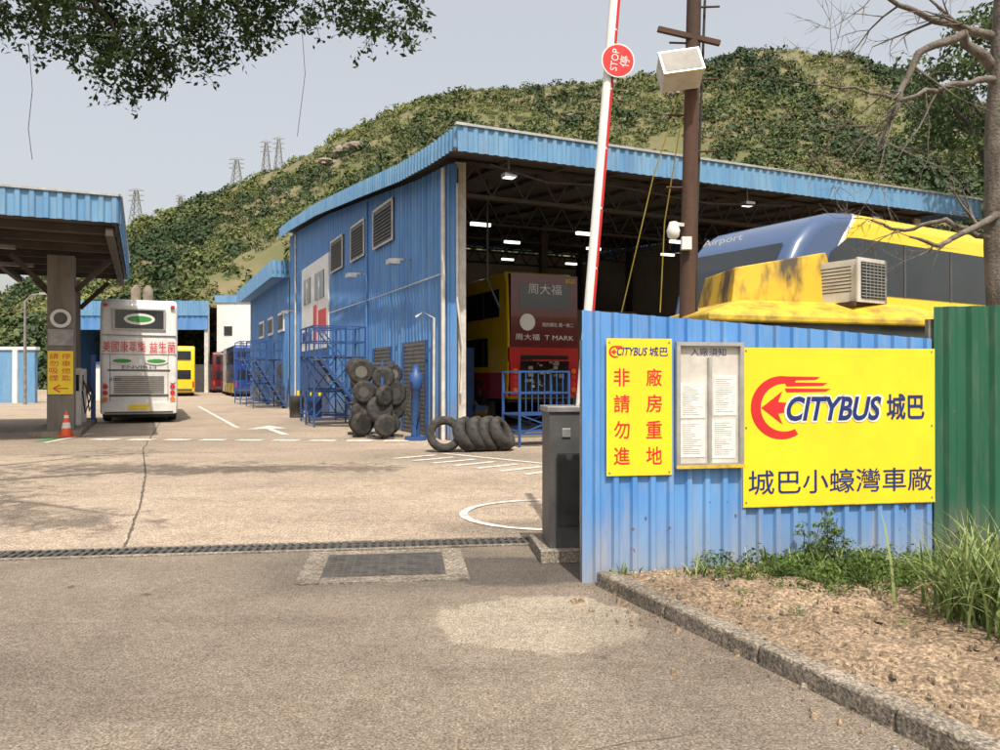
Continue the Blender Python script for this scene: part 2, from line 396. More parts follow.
for (rx,ry,s) in [(-53,262,3.6),(-48,257,2.6),(-57,258,2.2),(24,262,1.8),(-76,262,1.8),(60,268,1.8)]:
    z=hill(rx,ry)
    for q in range(4):
        cx=rx+random.uniform(-s,s);cy=ry+random.uniform(-s,s);vv=[];ff=[]
        for i in range(8):
            for j in range(10):
                th=math.pi*i/7; ph=2*math.pi*j/10; r=s*.7*(1+.55*noise.noise(Vector((i*.8+q*3,math.cos(ph)*1.5,rx+math.sin(ph)*1.5))))
                vv.append((cx+r*math.sin(th)*math.cos(ph)*1.3,cy+r*math.sin(th)*math.sin(ph),z+1.1+r*.8*math.cos(th)))
        for i in range(7):
            for j in range(10): ff.append((i*10+j,i*10+(j+1)%10,(i+1)*10+(j+1)%10,(i+1)*10+j))
        b.add(vv,ff,'rock')
b.done()
def pylon(x,y,h,w):
    z=hill(x,y); b=B('electricity_pylon'); k='steel'
    def leg(t,sx,sy): ww=w*(1-.75*min(t,1)); return (x+sx*ww/2,y+sy*ww/2,z+t*h)
    for sx,sy in ((1,1),(1,-1),(-1,-1),(-1,1)): b.beam(leg(0,sx,sy),leg(1,sx,sy),.22,k)
    for i in range(6):
        t0,t1=i/6,(i+1)/6
        for (a,c) in (((1,-1),(-1,-1)),((1,1),(-1,1)),((1,1),(1,-1)),((-1,1),(-1,-1))):
            b.beam(leg(t0,*a),leg(t1,*c),.12,k); b.beam(leg(t0,*c),leg(t1,*a),.12,k)
    for t in (.68,.83,.98):
        b.beam((x-w*.75,y,z+t*h),(x+w*.75,y,z+t*h),.2,k); b.beam((x-w*.75,y,z+t*h),(x,y,z+t*h+.8),.12,k); b.beam((x+w*.75,y,z+t*h),(x,y,z+t*h+.8),.12,k)
    b.done()
pylon(-140,300,13,4); pylon(-125,305,7,2.5); pylon(-102,302,11,4); pylon(-90,300,12,3); pylon(-85.5,301,12.5,3)
# ---------------------------------------------------------------- depot
E1=Vector((.91,.4147)); RZ=math.atan2(.4147,.91)
dep=empty('bus_depot_building',(-1.3,20,0),RZ)
prof_t=[-2,0,2.5,7,14.5,20.7,24]; prof_z=[7.36,7.43,7.6,8.1,8.9,9.35,9.5]
def rz_(t): return float(np.interp(t,prof_t,prof_z))
W=17.8
b=B('side_wall')
def wall(t0,t1,zb,k='blue'):
    b.corr((0,t1),(0,t0),zb,zb,lambda u:rz_(t1-u)-.35,None,k,.3,.045)
wall(0,1.7,0);wall(1.7,3.7,2.65);wall(3.7,5.1,0);wall(5.1,7.05,2.6);wall(7.05,14.2,0)
b.corr((0,20.3),(0,14.2),6.9,6.9,lambda u:rz_(20.3-u)-.35,None,'blue',.3,.045)
b.corr((0,24),(0,20.3),0,0,lambda u:rz_(24-u)-.35,None,'blue',.3,.045)
b.corr((0,41),(0,24.3),0,0,7.2,7.2,'blue',.3,.045)
b.box(.05,.25,0,24,0,7,'dksteel'); b.box(.05,.25,24,41,0,7,'dksteel')
b.box(-.06,.2,14.2,20.3,2.9,6.9,'white'); b.box(-.05,.2,14.2,20.3,0,2.9,'bluesteel')
b.corr((.2,-.02),(-.0,-.02),0,0,7.1,7.1,'blue',.2,.01)
b.done(parent=dep)
b=B('windows_and_doors')
for t0,t1 in ((4.65,6.95),(8.1,10.1),(11.4,13.5)):
    b.box(-.1,.0,t0,t1,5.95,7.2,'dkgrey')
    for q in (0,1): b.box(-.13,-.1,t0 if q==0 else t1-.08,t0+.08 if q==0 else t1,5.95,7.2,'offwhite')
    b.box(-.13,-.1,t0,t1,7.14,7.22,'offwhite'); b.box(-.13,-.1,t0,t1,5.9,5.97,'offwhite')
    for i in range(10):
        z=6.02+i*.112; b.add([(-.105,t0+.08,z),(-.105,t1-.08,z),(-.15,t1-.08,z-.05),(-.15,t0+.08,z-.05)],[(0,1,2,3)],'shutter')
for t0,t1,zt in ((1.7,3.7,2.65),(5.1,7.05,2.6)):
    b.box(-.02,.03,t0,t1,0,zt,'shutter')
    for i in range(22): b.box(-.04,-.02,t0,t1,.05+i*.118,.05+i*.118+.06,'shutter')
    b.box(-.08,.0,t0-.08,t0,0,zt,'bluesteel'); b.box(-.08,.0,t1,t1+.08,0,zt,'bluesteel')
for t0,t1,z0,z1 in ((15,17,5.1,6.3),(18,19.6,5.1,6.3)):
    b.box(-.09,-.061,t0,t1,z0,z1,'glass'); b.box(-.11,-.09,(t0+t1)/2-.04,(t0+t1)/2+.04,z0,z1,'white')
b.box(-.085,-.0615,14.6,16.2,3.6,4.6,'red'); b.box(-.085,-.0615,16.6,17.3,3.2,4.9,'red')
b.box(-.085,-.0615,17.7,20,3.3,3.8,'busblue')
for t0,t1,z0,z1 in ((25.5,27.5,4.2,5.3),(29.5,31.5,4.2,5.3),(33.5,35.5,4.2,5.3),(26,28,0,2.5),(36,38,0,2.5)): b.box(-.12,-.05,t0,t1,z0,z1,'white' if z0>1 else 'shutter'); b.box(-.14,-.12,t0+.15,t1-.15,z0+.15,z1-.15,'dkgrey')
for t,z in ((8,5.2),(3,5.0),(22,5.0)):
    b.box(-.55,-.05,t-.03,t+.03,z,z+.06,'steel'); b.box(-.75,-.45,t-.2,t+.2,z-.12,z+.02,'alu')
b.tube([(-.12,.12,.0),(-.12,.12,7.0)],.06,'offwhite'); b.tube([(-.1,.9,0),(-.1,.9,3.2),(-.4,.9,3.35),(-.6,.9,3.2)],.04,'offwhite')
b.tube([(-.1,7.8,0),(-.1,7.8,7.7)],.04,'blue'); b.tube([(-.1,21.8,0),(-.1,21.8,8.9)],.05,'offwhite')
for t in (4.3,10.8,14.0): b.box(-.09,-.046,t,t+.35,1.2,1.75,'steel')
b.tube([(-.1,.3,4.3),(-.1,6,4.28),(-.1,13.8,4.3)],.018,'offwhite',6)
b.done(parent=dep)
b=B('roof')
ts=np.linspace(-2,24,40)
def roofsheet(zo,k,xa,xb):
    vs=[]
    for t in ts: vs+=[(xa,t,rz_(t)+zo),(xb,t,rz_(t)+zo)]
    b.add(vs,[(2*i,2*i+1,2*i+3,2*i+2) for i in range(len(ts)-1)],k)
roofsheet(.0,'fascia',-.5,W); roofsheet(-.12,'dksteel',-.5,W)
b.corr((-.55,-2),(W,-2),6.83,6.83,7.42,7.42,'fascia',.26,.04)
vs=[];u=-2.0
while u<24:
    for a,h in ((0,0),(.1,0),(.14,1),(.22,1)):
        vs+=[(-.55-h*.04,u+a,rz_(u+a)-.45),(-.55-h*.04,u+a,rz_(u+a)+.06)]
    u+=.26
b.add(vs,[(2*i,2*i+2,2*i+3,2*i+1) for i in range(len(vs)//2-1)],'fascia')
b.box(-.62,W+.03,-2.07,-1.98,7.42,7.48,'alu')
b.corr((W,-2),(W,24),6.83,8.8,7.42,9.5,'fascia',.26,.04)
b.box(-.6,W,-1.9,-1.75,6.86,6.95,'dksteel')
b.box(-.9,W,24.2,41.5,7.2,7.35,'fascia'); b.corr((-.92,41.5),(-.92,24.2),7.0,7.0,7.9,7.9,'fascia',.26,.04); b.corr((-.92,24.2),(.2,24.2),7.0,7.0,7.9,7.9,'fascia',.26,.04)
b.done(parent=dep)
b=B('structure')
for t in (0.2,6,12,18,23.5):
    z=rz_(t)-.15
    b.box(.3,W,t-.08,t+.08,z-.12,z-.05,'dksteel'); b.box(.3,W,t-.08,t+.08,z-.95,z-.88,'dksteel')
    for i in range(18):
        x=.3+i*(W-.3)/18; xm=x+(W-.3)/36; x2=x+(W-.3)/18
        b.beam((x,t,z-.9),(xm,t,z-.1),.05,'dksteel'); b.beam((xm,t,z-.1),(x2,t,z-.9),.05,'dksteel')
for x in np.arange(1.5,W,1.6):
    pts=[(x,t,rz_(t)-.2) for t in (-1.9,2.5,7,14.5,20.7,23.5)]
    for a,c in zip(pts[:-1],pts[1:]): b.beam(a,c,.1,'dksteel')
for x in (.35,W-.2):
    for t in (.25,6,12,18,23.5): b.box(x-.15,x+.15,t-.15,t+.15,0,rz_(t)-.25,'offwhite' if t<1 else 'dksteel')
for t in (12,23.0): b.box(9-.15,9+.15,t-.15,t+.15,0,rz_(t)-.25,'dksteel')
for x in (1.0,8.5,13.5):
    b.box(x-.16,x+.16,-1.6,-1.35,6.5,6.6,'alu'); b.beam((x,-1.45,6.6),(x,-1.45,7.0),.04,'steel')
    b.box(x-.13,x+.13,-1.58,-1.37,6.49,6.499,'lightpanel')
for t in (5,11,20):
    for x in (3,7,11,15): b.box(x-.35,x+.35,t-.06,t+.06,rz_(t)-1.25,rz_(t)-1.15,'lightpanel')
b.tube([(0.4,-1.7,6.7),(2,-1.6,6.45),(4,-1.5,6.6),(7,-1.6,6.4),(10,-1.6,6.6)],.03,'black',5)
b.tube([(1.2,.3,6.9),(1.2,.3,4.2),(1.6,.3,3.4)],.03,'black',5)
b.tube([(0.2,-.05,6.6),(.2,-.05,3.6),(.35,-.05,2.4),(.3,-.05,1.2)],.035,'offwhite',6)
b.done(parent=dep)
b=B('interior_walls')
b.box(0.3,W-.15,23.9,24.1,0,4.2,'beige'); b.box(0.3,W-.15,23.9,24.1,6.0,9.2,'beige')
for x in np.arange(.3,W-.6,2.2): b.box(x,x+.5,23.9,24.1,4.2,6,'beige')
for x in np.arange(.8,W-1.8,2.2): b.box(x,x+1.7,24.0,24.03,4.2,6,'dkgrey')
b.box(W-.1,W,0.5,24,0,7.1,'beige'); b.box(W-.1,W,7,24,7.1,7.9,'beige'); b.box(W-.1,W,14.5,24,7.9,8.7,'beige')
b.box(0.25,W,24.15,41,0,.1,'yard'); b.box(.3,W,40.8,41,0,7.2,'blue')
b.box(4.8,11,13,13.2,0,5.4,'beige'); b.box(11,16,15,15.2,0,5,'beige')
for x in (5.3,7.2,9.1): b.box(x,x+1.4,12.96,13,3.4,4.6,'dkgrey'); b.box(x+.68,x+.72,12.94,12.96,3.4,4.6,'offwhite')
b.box(2,W-.5,10,10.8,.0,1.1,'dkgrey'); b.box(10,12,9,10,0,1.9,'bluesteel'); b.box(13,14,9,10,0,1.6,'red')
for i in range(18):
    x=random.uniform(3.8,9); z=random.uniform(.2,2.4); b.box(x,x+random.uniform(.3,.9),random.uniform(7,9),9.3,0,z,random.choice(['dkgrey','shutter','offwhite','bluesteel','black','busyellow']))
b.done(parent=dep)
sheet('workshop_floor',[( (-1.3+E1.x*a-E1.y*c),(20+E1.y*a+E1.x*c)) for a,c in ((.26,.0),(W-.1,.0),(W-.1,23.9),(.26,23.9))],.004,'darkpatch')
# ---------------------------------------------------------------- buses
def bodymesh(name,w,prof,k,parent,bev=.14):
    b=B(name); n=len(prof)
    vs=[(-w/2,y,z) for y,z in prof]+[(w/2,y,z) for y,z in prof]
    fs=[tuple(range(n))[::-1],tuple(range(n,2*n))]+[(i,(i+1)%n,n+(i+1)%n,n+i) for i in range(n)]
    b.add(vs,fs,k)
    o=b.done(parent=parent); bv=o.modifiers.new('b','BEVEL'); bv.width=bev; bv.segments=4; bv.limit_method='ANGLE'; bv.angle_limit=R(40)
    for p in o.data.polygons: p.use_smooth=True
    wn=o.modifiers.new('w','WEIGHTED_NORMAL'); wn.keep_sharp=False
    return o
def wheel(b,x,y,r=.5,wd=.3,side=1):
    pr=[(r*.55,0),(r*.9,0),(r,.06),(r,wd-.06),(r*.9,wd),(r*.55,wd)]
    n=24;vs=[];fs=[]
    for i in range(n):
        t=2*math.pi*i/n
        for rr,d in pr: vs.append((x+side*(d-wd),y+rr*math.cos(t),r+rr*math.sin(t)))
    m=len(pr)
    for i in range(n):
        for j in range(m-1): fs.append((i*m+j,((i+1)%n)*m+j,((i+1)%n)*m+j+1,i*m+j+1))
    b.add(vs,fs,'tyre',None,True)
    b.tube([(x-side*.18,y,r),(x-side*.07,y,r)],[r*.56,r*.56],'steel',20)
    b.tube([(x-side*.07,y,r),(x+side*.0,y,r)],[r*.3,r*.22],'steel',12)
def bus(name,loc,rz,bodyk,skirtk=None,L=11,w=2.5,h=4.4,prof=None,bev=.14,frame='dkgrey',win=True):
    e=empty(name,loc,rz)
    prof=prof or [(0.12,.3),(0,.9),(0,2.3),(.1,4.1),(.35,h),(L-.5,h),(L-.1,4.0),(L,2.6),(L,.5),(L-.1,.3)]
    bodymesh('body',w,prof,bodyk,e,bev)
    b=B('fittings')
    for sx in (-1,1):
        X=w/2
        for y in (2.3,L-2.6):
            b.box(min(sx*(X-.3),sx*(X+.004)),max(sx*(X-.3),sx*(X+.004)),y-.62,y+.62,.25,1.12,'black')
            wheel(b,sx*(X+.012),y,.5,.3,sx)
        if win:
            b.box(min(sx*(X-.02),sx*(X+.012)),max(sx*(X-.02),sx*(X+.012)),.7,L-.5,2.95,3.85,'glass')
            b.box(min(sx*(X-.02),sx*(X+.012)),max(sx*(X-.02),sx*(X+.012)),1.6,L-.6,1.35,2.3,'glass')
            for y in np.arange(2.0,L-1,1.45):
                b.box(min(sx*X,sx*(X+.02)),max(sx*X,sx*(X+.02)),y-.03,y+.03,2.95,3.85,frame); b.box(min(sx*X,sx*(X+.02)),max(sx*X,sx*(X+.02)),y-.03,y+.03,1.35,2.3,frame)
        if skirtk: b.box(min(sx*(X-.02),sx*(X+.006)),max(sx*(X-.02),sx*(X+.006)),.3,L-.3,.35,1.15,skirtk)
    b.box(-w/2+.1,w/2-.1,.3,L-.3,.2,.5,'black')
    b.box(-w/2+.2,w/2-.2,L-.02,L+.02,1.2,2.4,'glass'); b.box(-w/2+.2,w/2-.2,L-.08,L+.012,2.9,3.8,'glass')
    return e,b
e,b=bus('double_decker_bus',(-12.75,27.6,0),R(24),'buswhite',L=11)
b.box(-.78,.78,-.03,.1,3.35,4.0,'glass'); b.box(-.85,.85,-.012,.1,3.3,4.05,'alu')
b.box(-.95,.95,-.02,.05,.95,1.02,'dkgrey'); b.box(-1.0,1.0,-.02,.05,1.85,1.9,'dkgrey')
b.box(-1.2,1.2,-.006,.05,3.1,3.12,'shutter'); b.box(-1.2,1.2,-.006,.05,2.42,2.44,'shutter')
for sx in (-1,1): b.box(sx*.93-.01,sx*.93+.01,-.006,.05,.8,2.42,'shutter')
for i in range(9): b.box(-.8,.8,-.03,.02,1.08+i*.07,1.11+i*.07,'shutter')
for sx in (-1,1):
    for z,k in ((.85,'amber'),(1.08,'red'),(1.3,'red'),(1.5,'paper')):
        b.tube([(sx*1.08,-.04,z),(sx*1.08,.05,z)],.085,k,14)
    b.box(sx*1.08-.07,sx*1.08+.07,-.02,.1,4.12,4.2,'red')
b.box(-1.2,1.2,-.06,.25,.35,.72,'buswhite'); b.box(-.35,.35,-.075,-.05,.5,.66,'yellow'); b.box(-1.1,1.1,-.065,-.04,.36,.42,'dkgrey')
for sx in (-1,1): b.box(sx*1.36-.1,sx*1.36+.1,10.9,11.1,2.6,3.1,'black')
for cx,cz,sx,sz in ((0,3.68,.5,.2),(-.55,2.2,.38,.13),(.55,2.2,.38,.13)):
    vs=[(cx+sx*math.cos(i*math.pi/12),-.035,cz+sz*math.sin(i*math.pi/12)) for i in range(24)]; b.add(vs,[tuple(range(24))],'paper')
    vs=[(cx+sx*.8*math.cos(i*math.pi/12),-.04,cz+sz*.55*math.sin(i*math.pi/12)) for i in range(24)]; b.add(vs,[tuple(range(24))],'greenad')
b.done(parent=e)
text('美國康萃樂',-1.17,.2,2.5,2.9,-.03,'red',e); text('益生菌',.32,1.17,2.5,2.9,-.03,'red',e)
text('ENVIRO',-.55,.55,1.93,2.04,-.03,'dkgrey',e); text('8101',-.95,-.6,1.5,1.62,-.035,'dkgrey',e)
e,b=bus('double_decker_bus',(1.41,25,.62),RZ,'busyellow','busred',L=10.5)
b.box(-1.2,1.2,-.05,.14,1.95,4.28,'maroon'); b.box(-.9,.9,-.06,.02,3.2,3.95,'glass'); b.box(-1.24,1.24,-.04,.2,1.5,1.95,'busred')
b.box(-.85,.85,-.06,.1,.35,1.7,'gap')
for i in range(30):
    x=random.uniform(-.8,.7);z=random.uniform(.4,1.5);s=random.uniform(.05,.2)
    b.box(x,x+s,-.12,-.06,z,z+s*.7,random.choice(['steel','dkgrey','alu','black','offwhite','shutter']))
for sx in (-1,1):
    b.box(sx*1.05-.17,sx*1.05+.17,-.06,.1,.4,1.5,'busred')
    for z,k in ((.6,'amber'),(.8,'red'),(1.0,'red'),(1.2,'amber')): b.tube([(sx*1.05,-.08,z),(sx*1.05,.05,z)],.085,k,14)
b.box(-.85,.85,-.9,-.05,1.5,1.54,'busred')
b.tube([(-.62,-.055,2.75),(-.62,-.065,2.75)],.27,'paper',20)
for sx in (-1,1):
    for y in (2.3,7.9):
        b.box(sx*1.75-.2,sx*1.75+.2,y-.2,y+.2,-.6,2.0,'bluesteel'); b.box(min(sx*1.2,sx*1.6),max(sx*1.2,sx*1.6),y-.45,y+.45,-.1,.06,'bluesteel')
b.done(parent=e)
text('周大福',-.6,.6,3.65,3.98,-.07,'paper',e); text('周大福  T MARK',-1.05,1.05,2.18,2.38,-.065,'paper',e); text('我的鑽石 獨一無二',-.1,1.05,2.62,2.75,-.065,'paper',e); text('8020',.75,1.1,4.05,4.18,-.065,'yellow',e)
def livery():
    m,nt,b=newmat('bus_livery')
    tc=N(nt,'ShaderNodeTexCoord').outputs['Object']; sx=N(nt,'ShaderNodeSeparateXYZ'); nt.links.new(tc,sx.inputs[0])
    s=N(nt,'ShaderNodeMath',operation='SUBTRACT'); s.inputs[0].default_value=4.6; nt.links.new(sx.outputs[2],s.inputs[1])
    p=N(nt,'ShaderNodeMath',operation='POWER'); nt.links.new(s.outputs[0],p.inputs[0]); p.inputs[1].default_value=.55
    q=N(nt,'ShaderNodeMath',operation='MULTIPLY'); nt.links.new(p.outputs[0],q.inputs[0]); q.inputs[1].default_value=-1.1
    a=N(nt,'ShaderNodeMath',operation='ADD'); nt.links.new(q.outputs[0],a.inputs[0]); a.inputs[1].default_value=2.45
    d=N(nt,'ShaderNodeMath',operation='SUBTRACT'); nt.links.new(sx.outputs[1],d.inputs[0]); nt.links.new(a.outputs[0],d.inputs[1])
    r=ramp(nt,[(0,(.05,.09,.19)),(.5,(.78,.78,.76)),(.52,(.80,.55,.015))]); r.color_ramp.interpolation='CONSTANT'
    mr=N(nt,'ShaderNodeMapRange'); mr.inputs[1].default_value=-2; mr.inputs[2].default_value=2; nt.links.new(d.outputs[0],mr.inputs[0]); nt.links.new(mr.outputs[0],r.inputs[0])
    g=N(nt,'ShaderNodeMath',operation='LESS_THAN'); nt.links.new(sx.outputs[2],g.inputs[0]); g.inputs[1].default_value=2.6
    c=mixc(nt,g.outputs[0],r.outputs[0],(.04,.10,.30))
    nt.links.new(c,b.inputs['Base Color']); b.inputs['Roughness'].default_value=.22; b.inputs['Coat Weight'].default_value=.5
    return m
M['livery']=livery()
pr=[(.3,.3),(.05,.9),(0,1.8),(.03,2.6),(.14,3.1),(.3,3.5),(.52,3.85),(.8,4.12),(1.1,4.3),(1.5,4.41),(2.0,4.46),(11.4,4.46),(11.8,4.2),(12,2.6),(12,.5),(11.9,.3)]
e,b=bus('airport_bus',(3.75,13.4,0),R(31.3-90),'livery',L=12,prof=pr,bev=.22,win=False)
X=1.25
b.box(X-.02,X+.012,2.0,11.4,3.05,4.0,'glass'); b.box(X-.02,X+.012,2.0,11.2,1.3,2.3,'glass')
b.box(-X-.012,-X+.02,2.3,11.4,3.05,4.0,'glass')
b.add([(X+.010,1.0,3.05),(X+.010,2.0,3.05),(X+.010,2.0,4.0),(X+.010,1.75,3.98),(X+.010,1.3,3.7)],[(0,1,2,3,4)],'glass')
for y in np.arange(3.4,11,1.5): b.box(X,X+.02,y-.03,y+.03,3.05,4.0,'dkgrey')
gp=[(.03,2.65),(.14,3.1),(.3,3.5),(.5,3.82)]
vs=[]
for y,z in gp: vs+=[(-.95,y-.015,z+.012),(.95,y-.015,z+.012)]
b.add(vs,[(2*i,2*i+1,2*i+3,2*i+2) for i in range(3)],'glass')
for sx in (-1,1):
    for z in (.8,1.05,1.3): b.tube([(sx*1.0,-.02,z),(sx*1.0,.15,z)],.09,'red',12)
b.done(parent=e)
text('Airport',-.85,.1,3.98,4.12,.5,'paper',e,shear=.2)
def farbus(x,y,k,k2,rz=24):
    e,b=bus('double_decker_bus',(x,y,0),R(rz),k,k2,L=11); b.box(-.9,.9,-.03,.1,3.2,3.95,'glass'); b.box(-.9,.9,-.03,.05,1.5,2.3,'glass' )
    b.box(-1.0,1.0,-.03,.05,.5,.65,'dkgrey')
    for sx in (-1,1): b.box(sx*1.1-.08,sx*1.1+.08,-.03,.05,.8,1.3,'red')
    b.done(parent=e)
farbus(-23.6,72,'busblue',None); farbus(-27.9,68,'busyellow','busred'); farbus(-21.2,66,'busblue','busyellow'); farbus(-29.6,84,'maroon','busred'); farbus(-35.5,80,'busblue','busyellow')
# ---------------------------------------------------------------- far buildings
b=B('far_workshop_shed')
b.box(-48,-31.5,84,84.2,6.8,9.3,'blue'); b.corr((-48.2,83.9),(-31.3,83.9),8.3,8.3,9.9,9.9,'fascia',.6,.08); b.box(-48,-31.5,84,105,9.3,9.4,'dksteel')
for x in (-48,-42.5,-37,-31.7): b.box(x-.2,x+.2,84.2,84.6,0,9.3,'offwhite')
b.box(-48,-31.5,104,104.3,0,9.3,'beige'); b.box(-48.2,-48,84.2,105,0,9.3,'blue'); b.box(-39,-34,92,96,0,3.2,'white')
for x in (-42,-40.6): b.tube([(x,90,9.4),(x,90,11.8),(x,90,12.3)],[.55,.55,.2],'rock',12)
b.done()
b=B('white_office_building')
b.box(-31.2,-25.8,86,100,0,10.4,'white'); b.box(-31.4,-25.6,85.85,100.1,9.9,10.7,'fascia')
for z,xs in ((6.3,(-30.4,)),(3.6,(-30.4,-28.8))):
    for x in xs: b.box(x,x+.9,85.93,86.01,z,z+1.0,'glass')
b.box(-30,-26.5,85.9,86.02,0,2.8,'shutter')
b.done()
b=B('perimeter_wall'); b.box(-60,-29.8,50,50.3,0,3.4,'fascia'); b.box(-60.1,-29.7,49.9,50.4,3.4,3.6,'white')
for x in np.arange(-58,-30,3): b.box(x-.15,x+.15,49.85,50,0,3.4,'white')
b.done()
def lamp(x,y,h):
    b=B('street_lamp'); b.tube([(x,y,0),(x,y,h),(x+.4,y,h+.4),(x+1.2,y,h+.5)],[.1,.07,.05,.04],'steel',8); b.box(x+.9,x+1.6,y-.12,y+.12,h+.42,h+.55,'alu'); b.done()
lamp(-28.6,47,6.2); lamp(-31,55,6)
b=B('site_cabin'); b.box(-29,-26.8,56,59,0,2.6,'white'); b.box(-28.6,-27.3,55.96,56,.9,2.0,'glass'); b.box(-29.2,-26.6,55.8,59.2,2.6,2.75,'bluesteel'); b.done()
# ---------------------------------------------------------------- fuel canopy
cn=empty('fuelling_canopy',(-9.0,18.4,0),RZ)
b=B('roof'); Z=5.25
b.box(-14,-.05,.05,11.4,Z+.08,Z+.4,'dksteel'); b.corr((-14,0),(0,0),Z,Z,Z+.62,Z+.62,'fascia',.28,.05)
b.corr((0,0),(0,11.5),Z,Z,Z+.62,Z+.62,'fascia',.28,.05); b.box(-14,.05,-.08,.0,Z+.62,Z+.67,'alu'); b.box(0,.08,-.08,11.5,Z+.62,Z+.67,'alu')
b.corr((0,11.5),(-14,11.5),Z,Z,Z+.62,Z+.62,'fascia',.28,.05)
for y in np.arange(1,11,1.6): b.box(-14,-.1,y-.06,y+.06,Z-.12,Z+.07,'dksteel')
for x in np.arange(-13,0,3.2): b.box(x-.08,x+.08,.1,11.3,Z-.3,Z-.121,'dksteel')
for x,y in ((-3,2.5),(-3,6),(-6,2.5),(-6,6)): b.box(x-.6,x+.6,y-.1,y+.1,Z-.4,Z-.31,'shutter')
b.done(parent=cn)
b=B('columns')
def col_(x,y,w=.33):
    b.box(x-w,x+w,y-.3,y+.3,.15,Z-.25,'column'); b.beam((x-w,y,Z-1.2),(x-w-.9,y,Z-.25),.14,'dksteel'); b.beam((x+w,y,Z-1.2),(x+w+.9,y,Z-.25),.14,'dksteel')
col_(-1.55,4.55); col_(-1.75,10.6,.25); col_(-7.5,4.55); col_(-7.5,10.4)
b.box(-2.25,-1.0,3.6,11.3,.004,.16,'kerb'); b.box(-8.2,-6.9,3.6,11.3,.004,.16,'kerb')
for y in (6.8,8.8):
    b.box(-2.0,-1.2,y-.3,y+.3,.16,1.9,'offwhite'); b.box(-1.95,-1.25,y-.32,y-.3,1.2,1.7,'glass'); b.tube([(-1.15,y,1.5),(-.95,y,1.0),(-1.1,y,.5),(-1.18,y,1.2)],.025,'black',6)
    b.box(-7.9,-7.2,y-.3,y+.3,.16,1.9,'bluesteel')
b.box(-1.86,-1.24,4.2,4.24,1.15,2.35,'yellow'); b.tube([(-1.55,4.24,3.25),(-1.55,4.19,3.25)],.26,'paper',20); b.tube([(-1.55,4.24,3.25),(-1.55,4.185,3.25)],.17,'dkgrey',20); b.box(-1.86,-1.24,4.2,4.25,2.5,2.95,'steel')
b.box(-1.1,-.95,9.5,9.6,.16,2.4,'bluesteel')
b.done(parent=cn)
for i,ch in enumerate('請停勿車吸熄煙匙'): text(ch,-1.82+.3*(i%2),-1.6+.3*(i%2),2.12-.2*(i//2),2.28-.2*(i//2),4.195,'red',cn)
text('←',-1.75,-1.35,1.2,1.42,4.195,'red',cn)
def cone(x,y,s=1):
    b=B('traffic_cone'); b.box(-.2,.2,-.2,.2,.004,.04,'orange')
    for (z0,z1,r0,r1,k) in ((.04,.25,.15,.115,'orange'),(.25,.4,.115,.09,'paper'),(.4,.52,.09,.07,'orange'),(.52,.6,.07,.055,'paper'),(.6,.7,.055,.03,'orange')): b.tube([(0,0,z0),(0,0,z1)],[r0,r1],k,18)
    b.done((x,y,0))
cone(-11.72,21.1)
# ---------------------------------------------------------------- platforms by depot wall
def platform(name,x,y,rz,w,d,h,k='bluesteel',stairs=True):
    b=B(name); r=.05
    for sx in (0,w):
        for sy in (0,d): b.beam((sx,sy,0),(sx,sy,h+1.0),r,k)
    for z in (h,h+.5,h+1.0,h*.5,.3):
        for sy in (0,d): b.beam((0,sy,z),(w,sy,z),.04,k)
        for sx in (0,w): b.beam((sx,0,z),(sx,d,z),.04,k)
    b.box(0,w,0,d,h-.03,h+.02,k)
    for sy in (0,d):
        b.beam((0,sy,.3),(w,sy,h),.03,k); b.beam((w,sy,.3),(0,sy,h),.03,k)
    for i in range(1,8): b.beam((w*i/8,0,h),(w*i/8,0,h+1),.02,k)
    if stairs:
        n=10
        for sy in (-.05,-.75):
            b.beam((w+.1,sy,0),(0,sy,h),.08,k); b.beam((w+.1,sy,.95),(0,sy,h+.95),.04,k)
            for i in range(0,5): t=i/4; b.beam((w+.1-t*(w+.1),sy,t*h),(w+.1-t*(w+.1),sy,t*h+.95),.03,k)
        for i in range(n): t=(i+.5)/n; x0=w+.1-t*(w+.1); b.box(x0-.13,x0+.13,-.74,-.06,t*h-.015,t*h+.015,'steel')
    b.done((x,y,0),rz)
def dpos(a,t): return (-1.3+E1.x*a-E1.y*t, 20+E1.y*a+E1.x*t)
p=dpos(-2.1,6.8); platform('access_platform',p[0],p[1],RZ,1.7,1.4,2.3)
p=dpos(-1.8,9.2); platform('access_platform',p[0],p[1],RZ,1.3,1.6,2.4,stairs=False)
p=dpos(-1.9,24); platform('access_platform',p[0],p[1],RZ,1.5,3,2.6)
p=dpos(-1.9,30); platform('access_platform',p[0],p[1],RZ,1.5,3,2.8)
platform('work_frame',.45,18.0,RZ,1.3,.9,.75,stairs=False)
# racks with wheels and rubber parts hung on them, beside the wall
b=B('wheel_rack')
def hung(a,t,z,r,k='tyre',yaw=0,w=.2):
    x,y=dpos(a,t); d=Vector((math.cos(yaw),math.sin(yaw),random.uniform(-.15,.15)))*w/2; c=Vector((x,y,z))
    b.tube([c-d,c-d*.8,c+d*.8,c+d],[r*.8,r,r,r*.8],k,20); b.tube([c-d*1.05,c+d*1.05],[r*.45,r*.45],random.choice(['dkgrey','shutter','black']),14)
for a,t in ((-1.7,2.0),(-1.0,1.7),(-1.6,3.0),(-.95,2.9),(-1.45,1.1)):
    x,y=dpos(a,t); b.beam((x,y,0),(x,y,2.05),.06,random.choice(['dkgrey','bluesteel','steel'])); b.beam((x-.3,y,.03),(x+.3,y,.03),.06,'dkgrey')
    z=.36
    while z<1.9:
        r=random.uniform(.26,.36); hung(a+random.uniform(-.1,.1),t+random.uniform(-.1,.1),z,r,'tyre',R(-60)+random.uniform(-.5,.5),random.uniform(.16,.26)); z+=random.uniform(.34,.6)
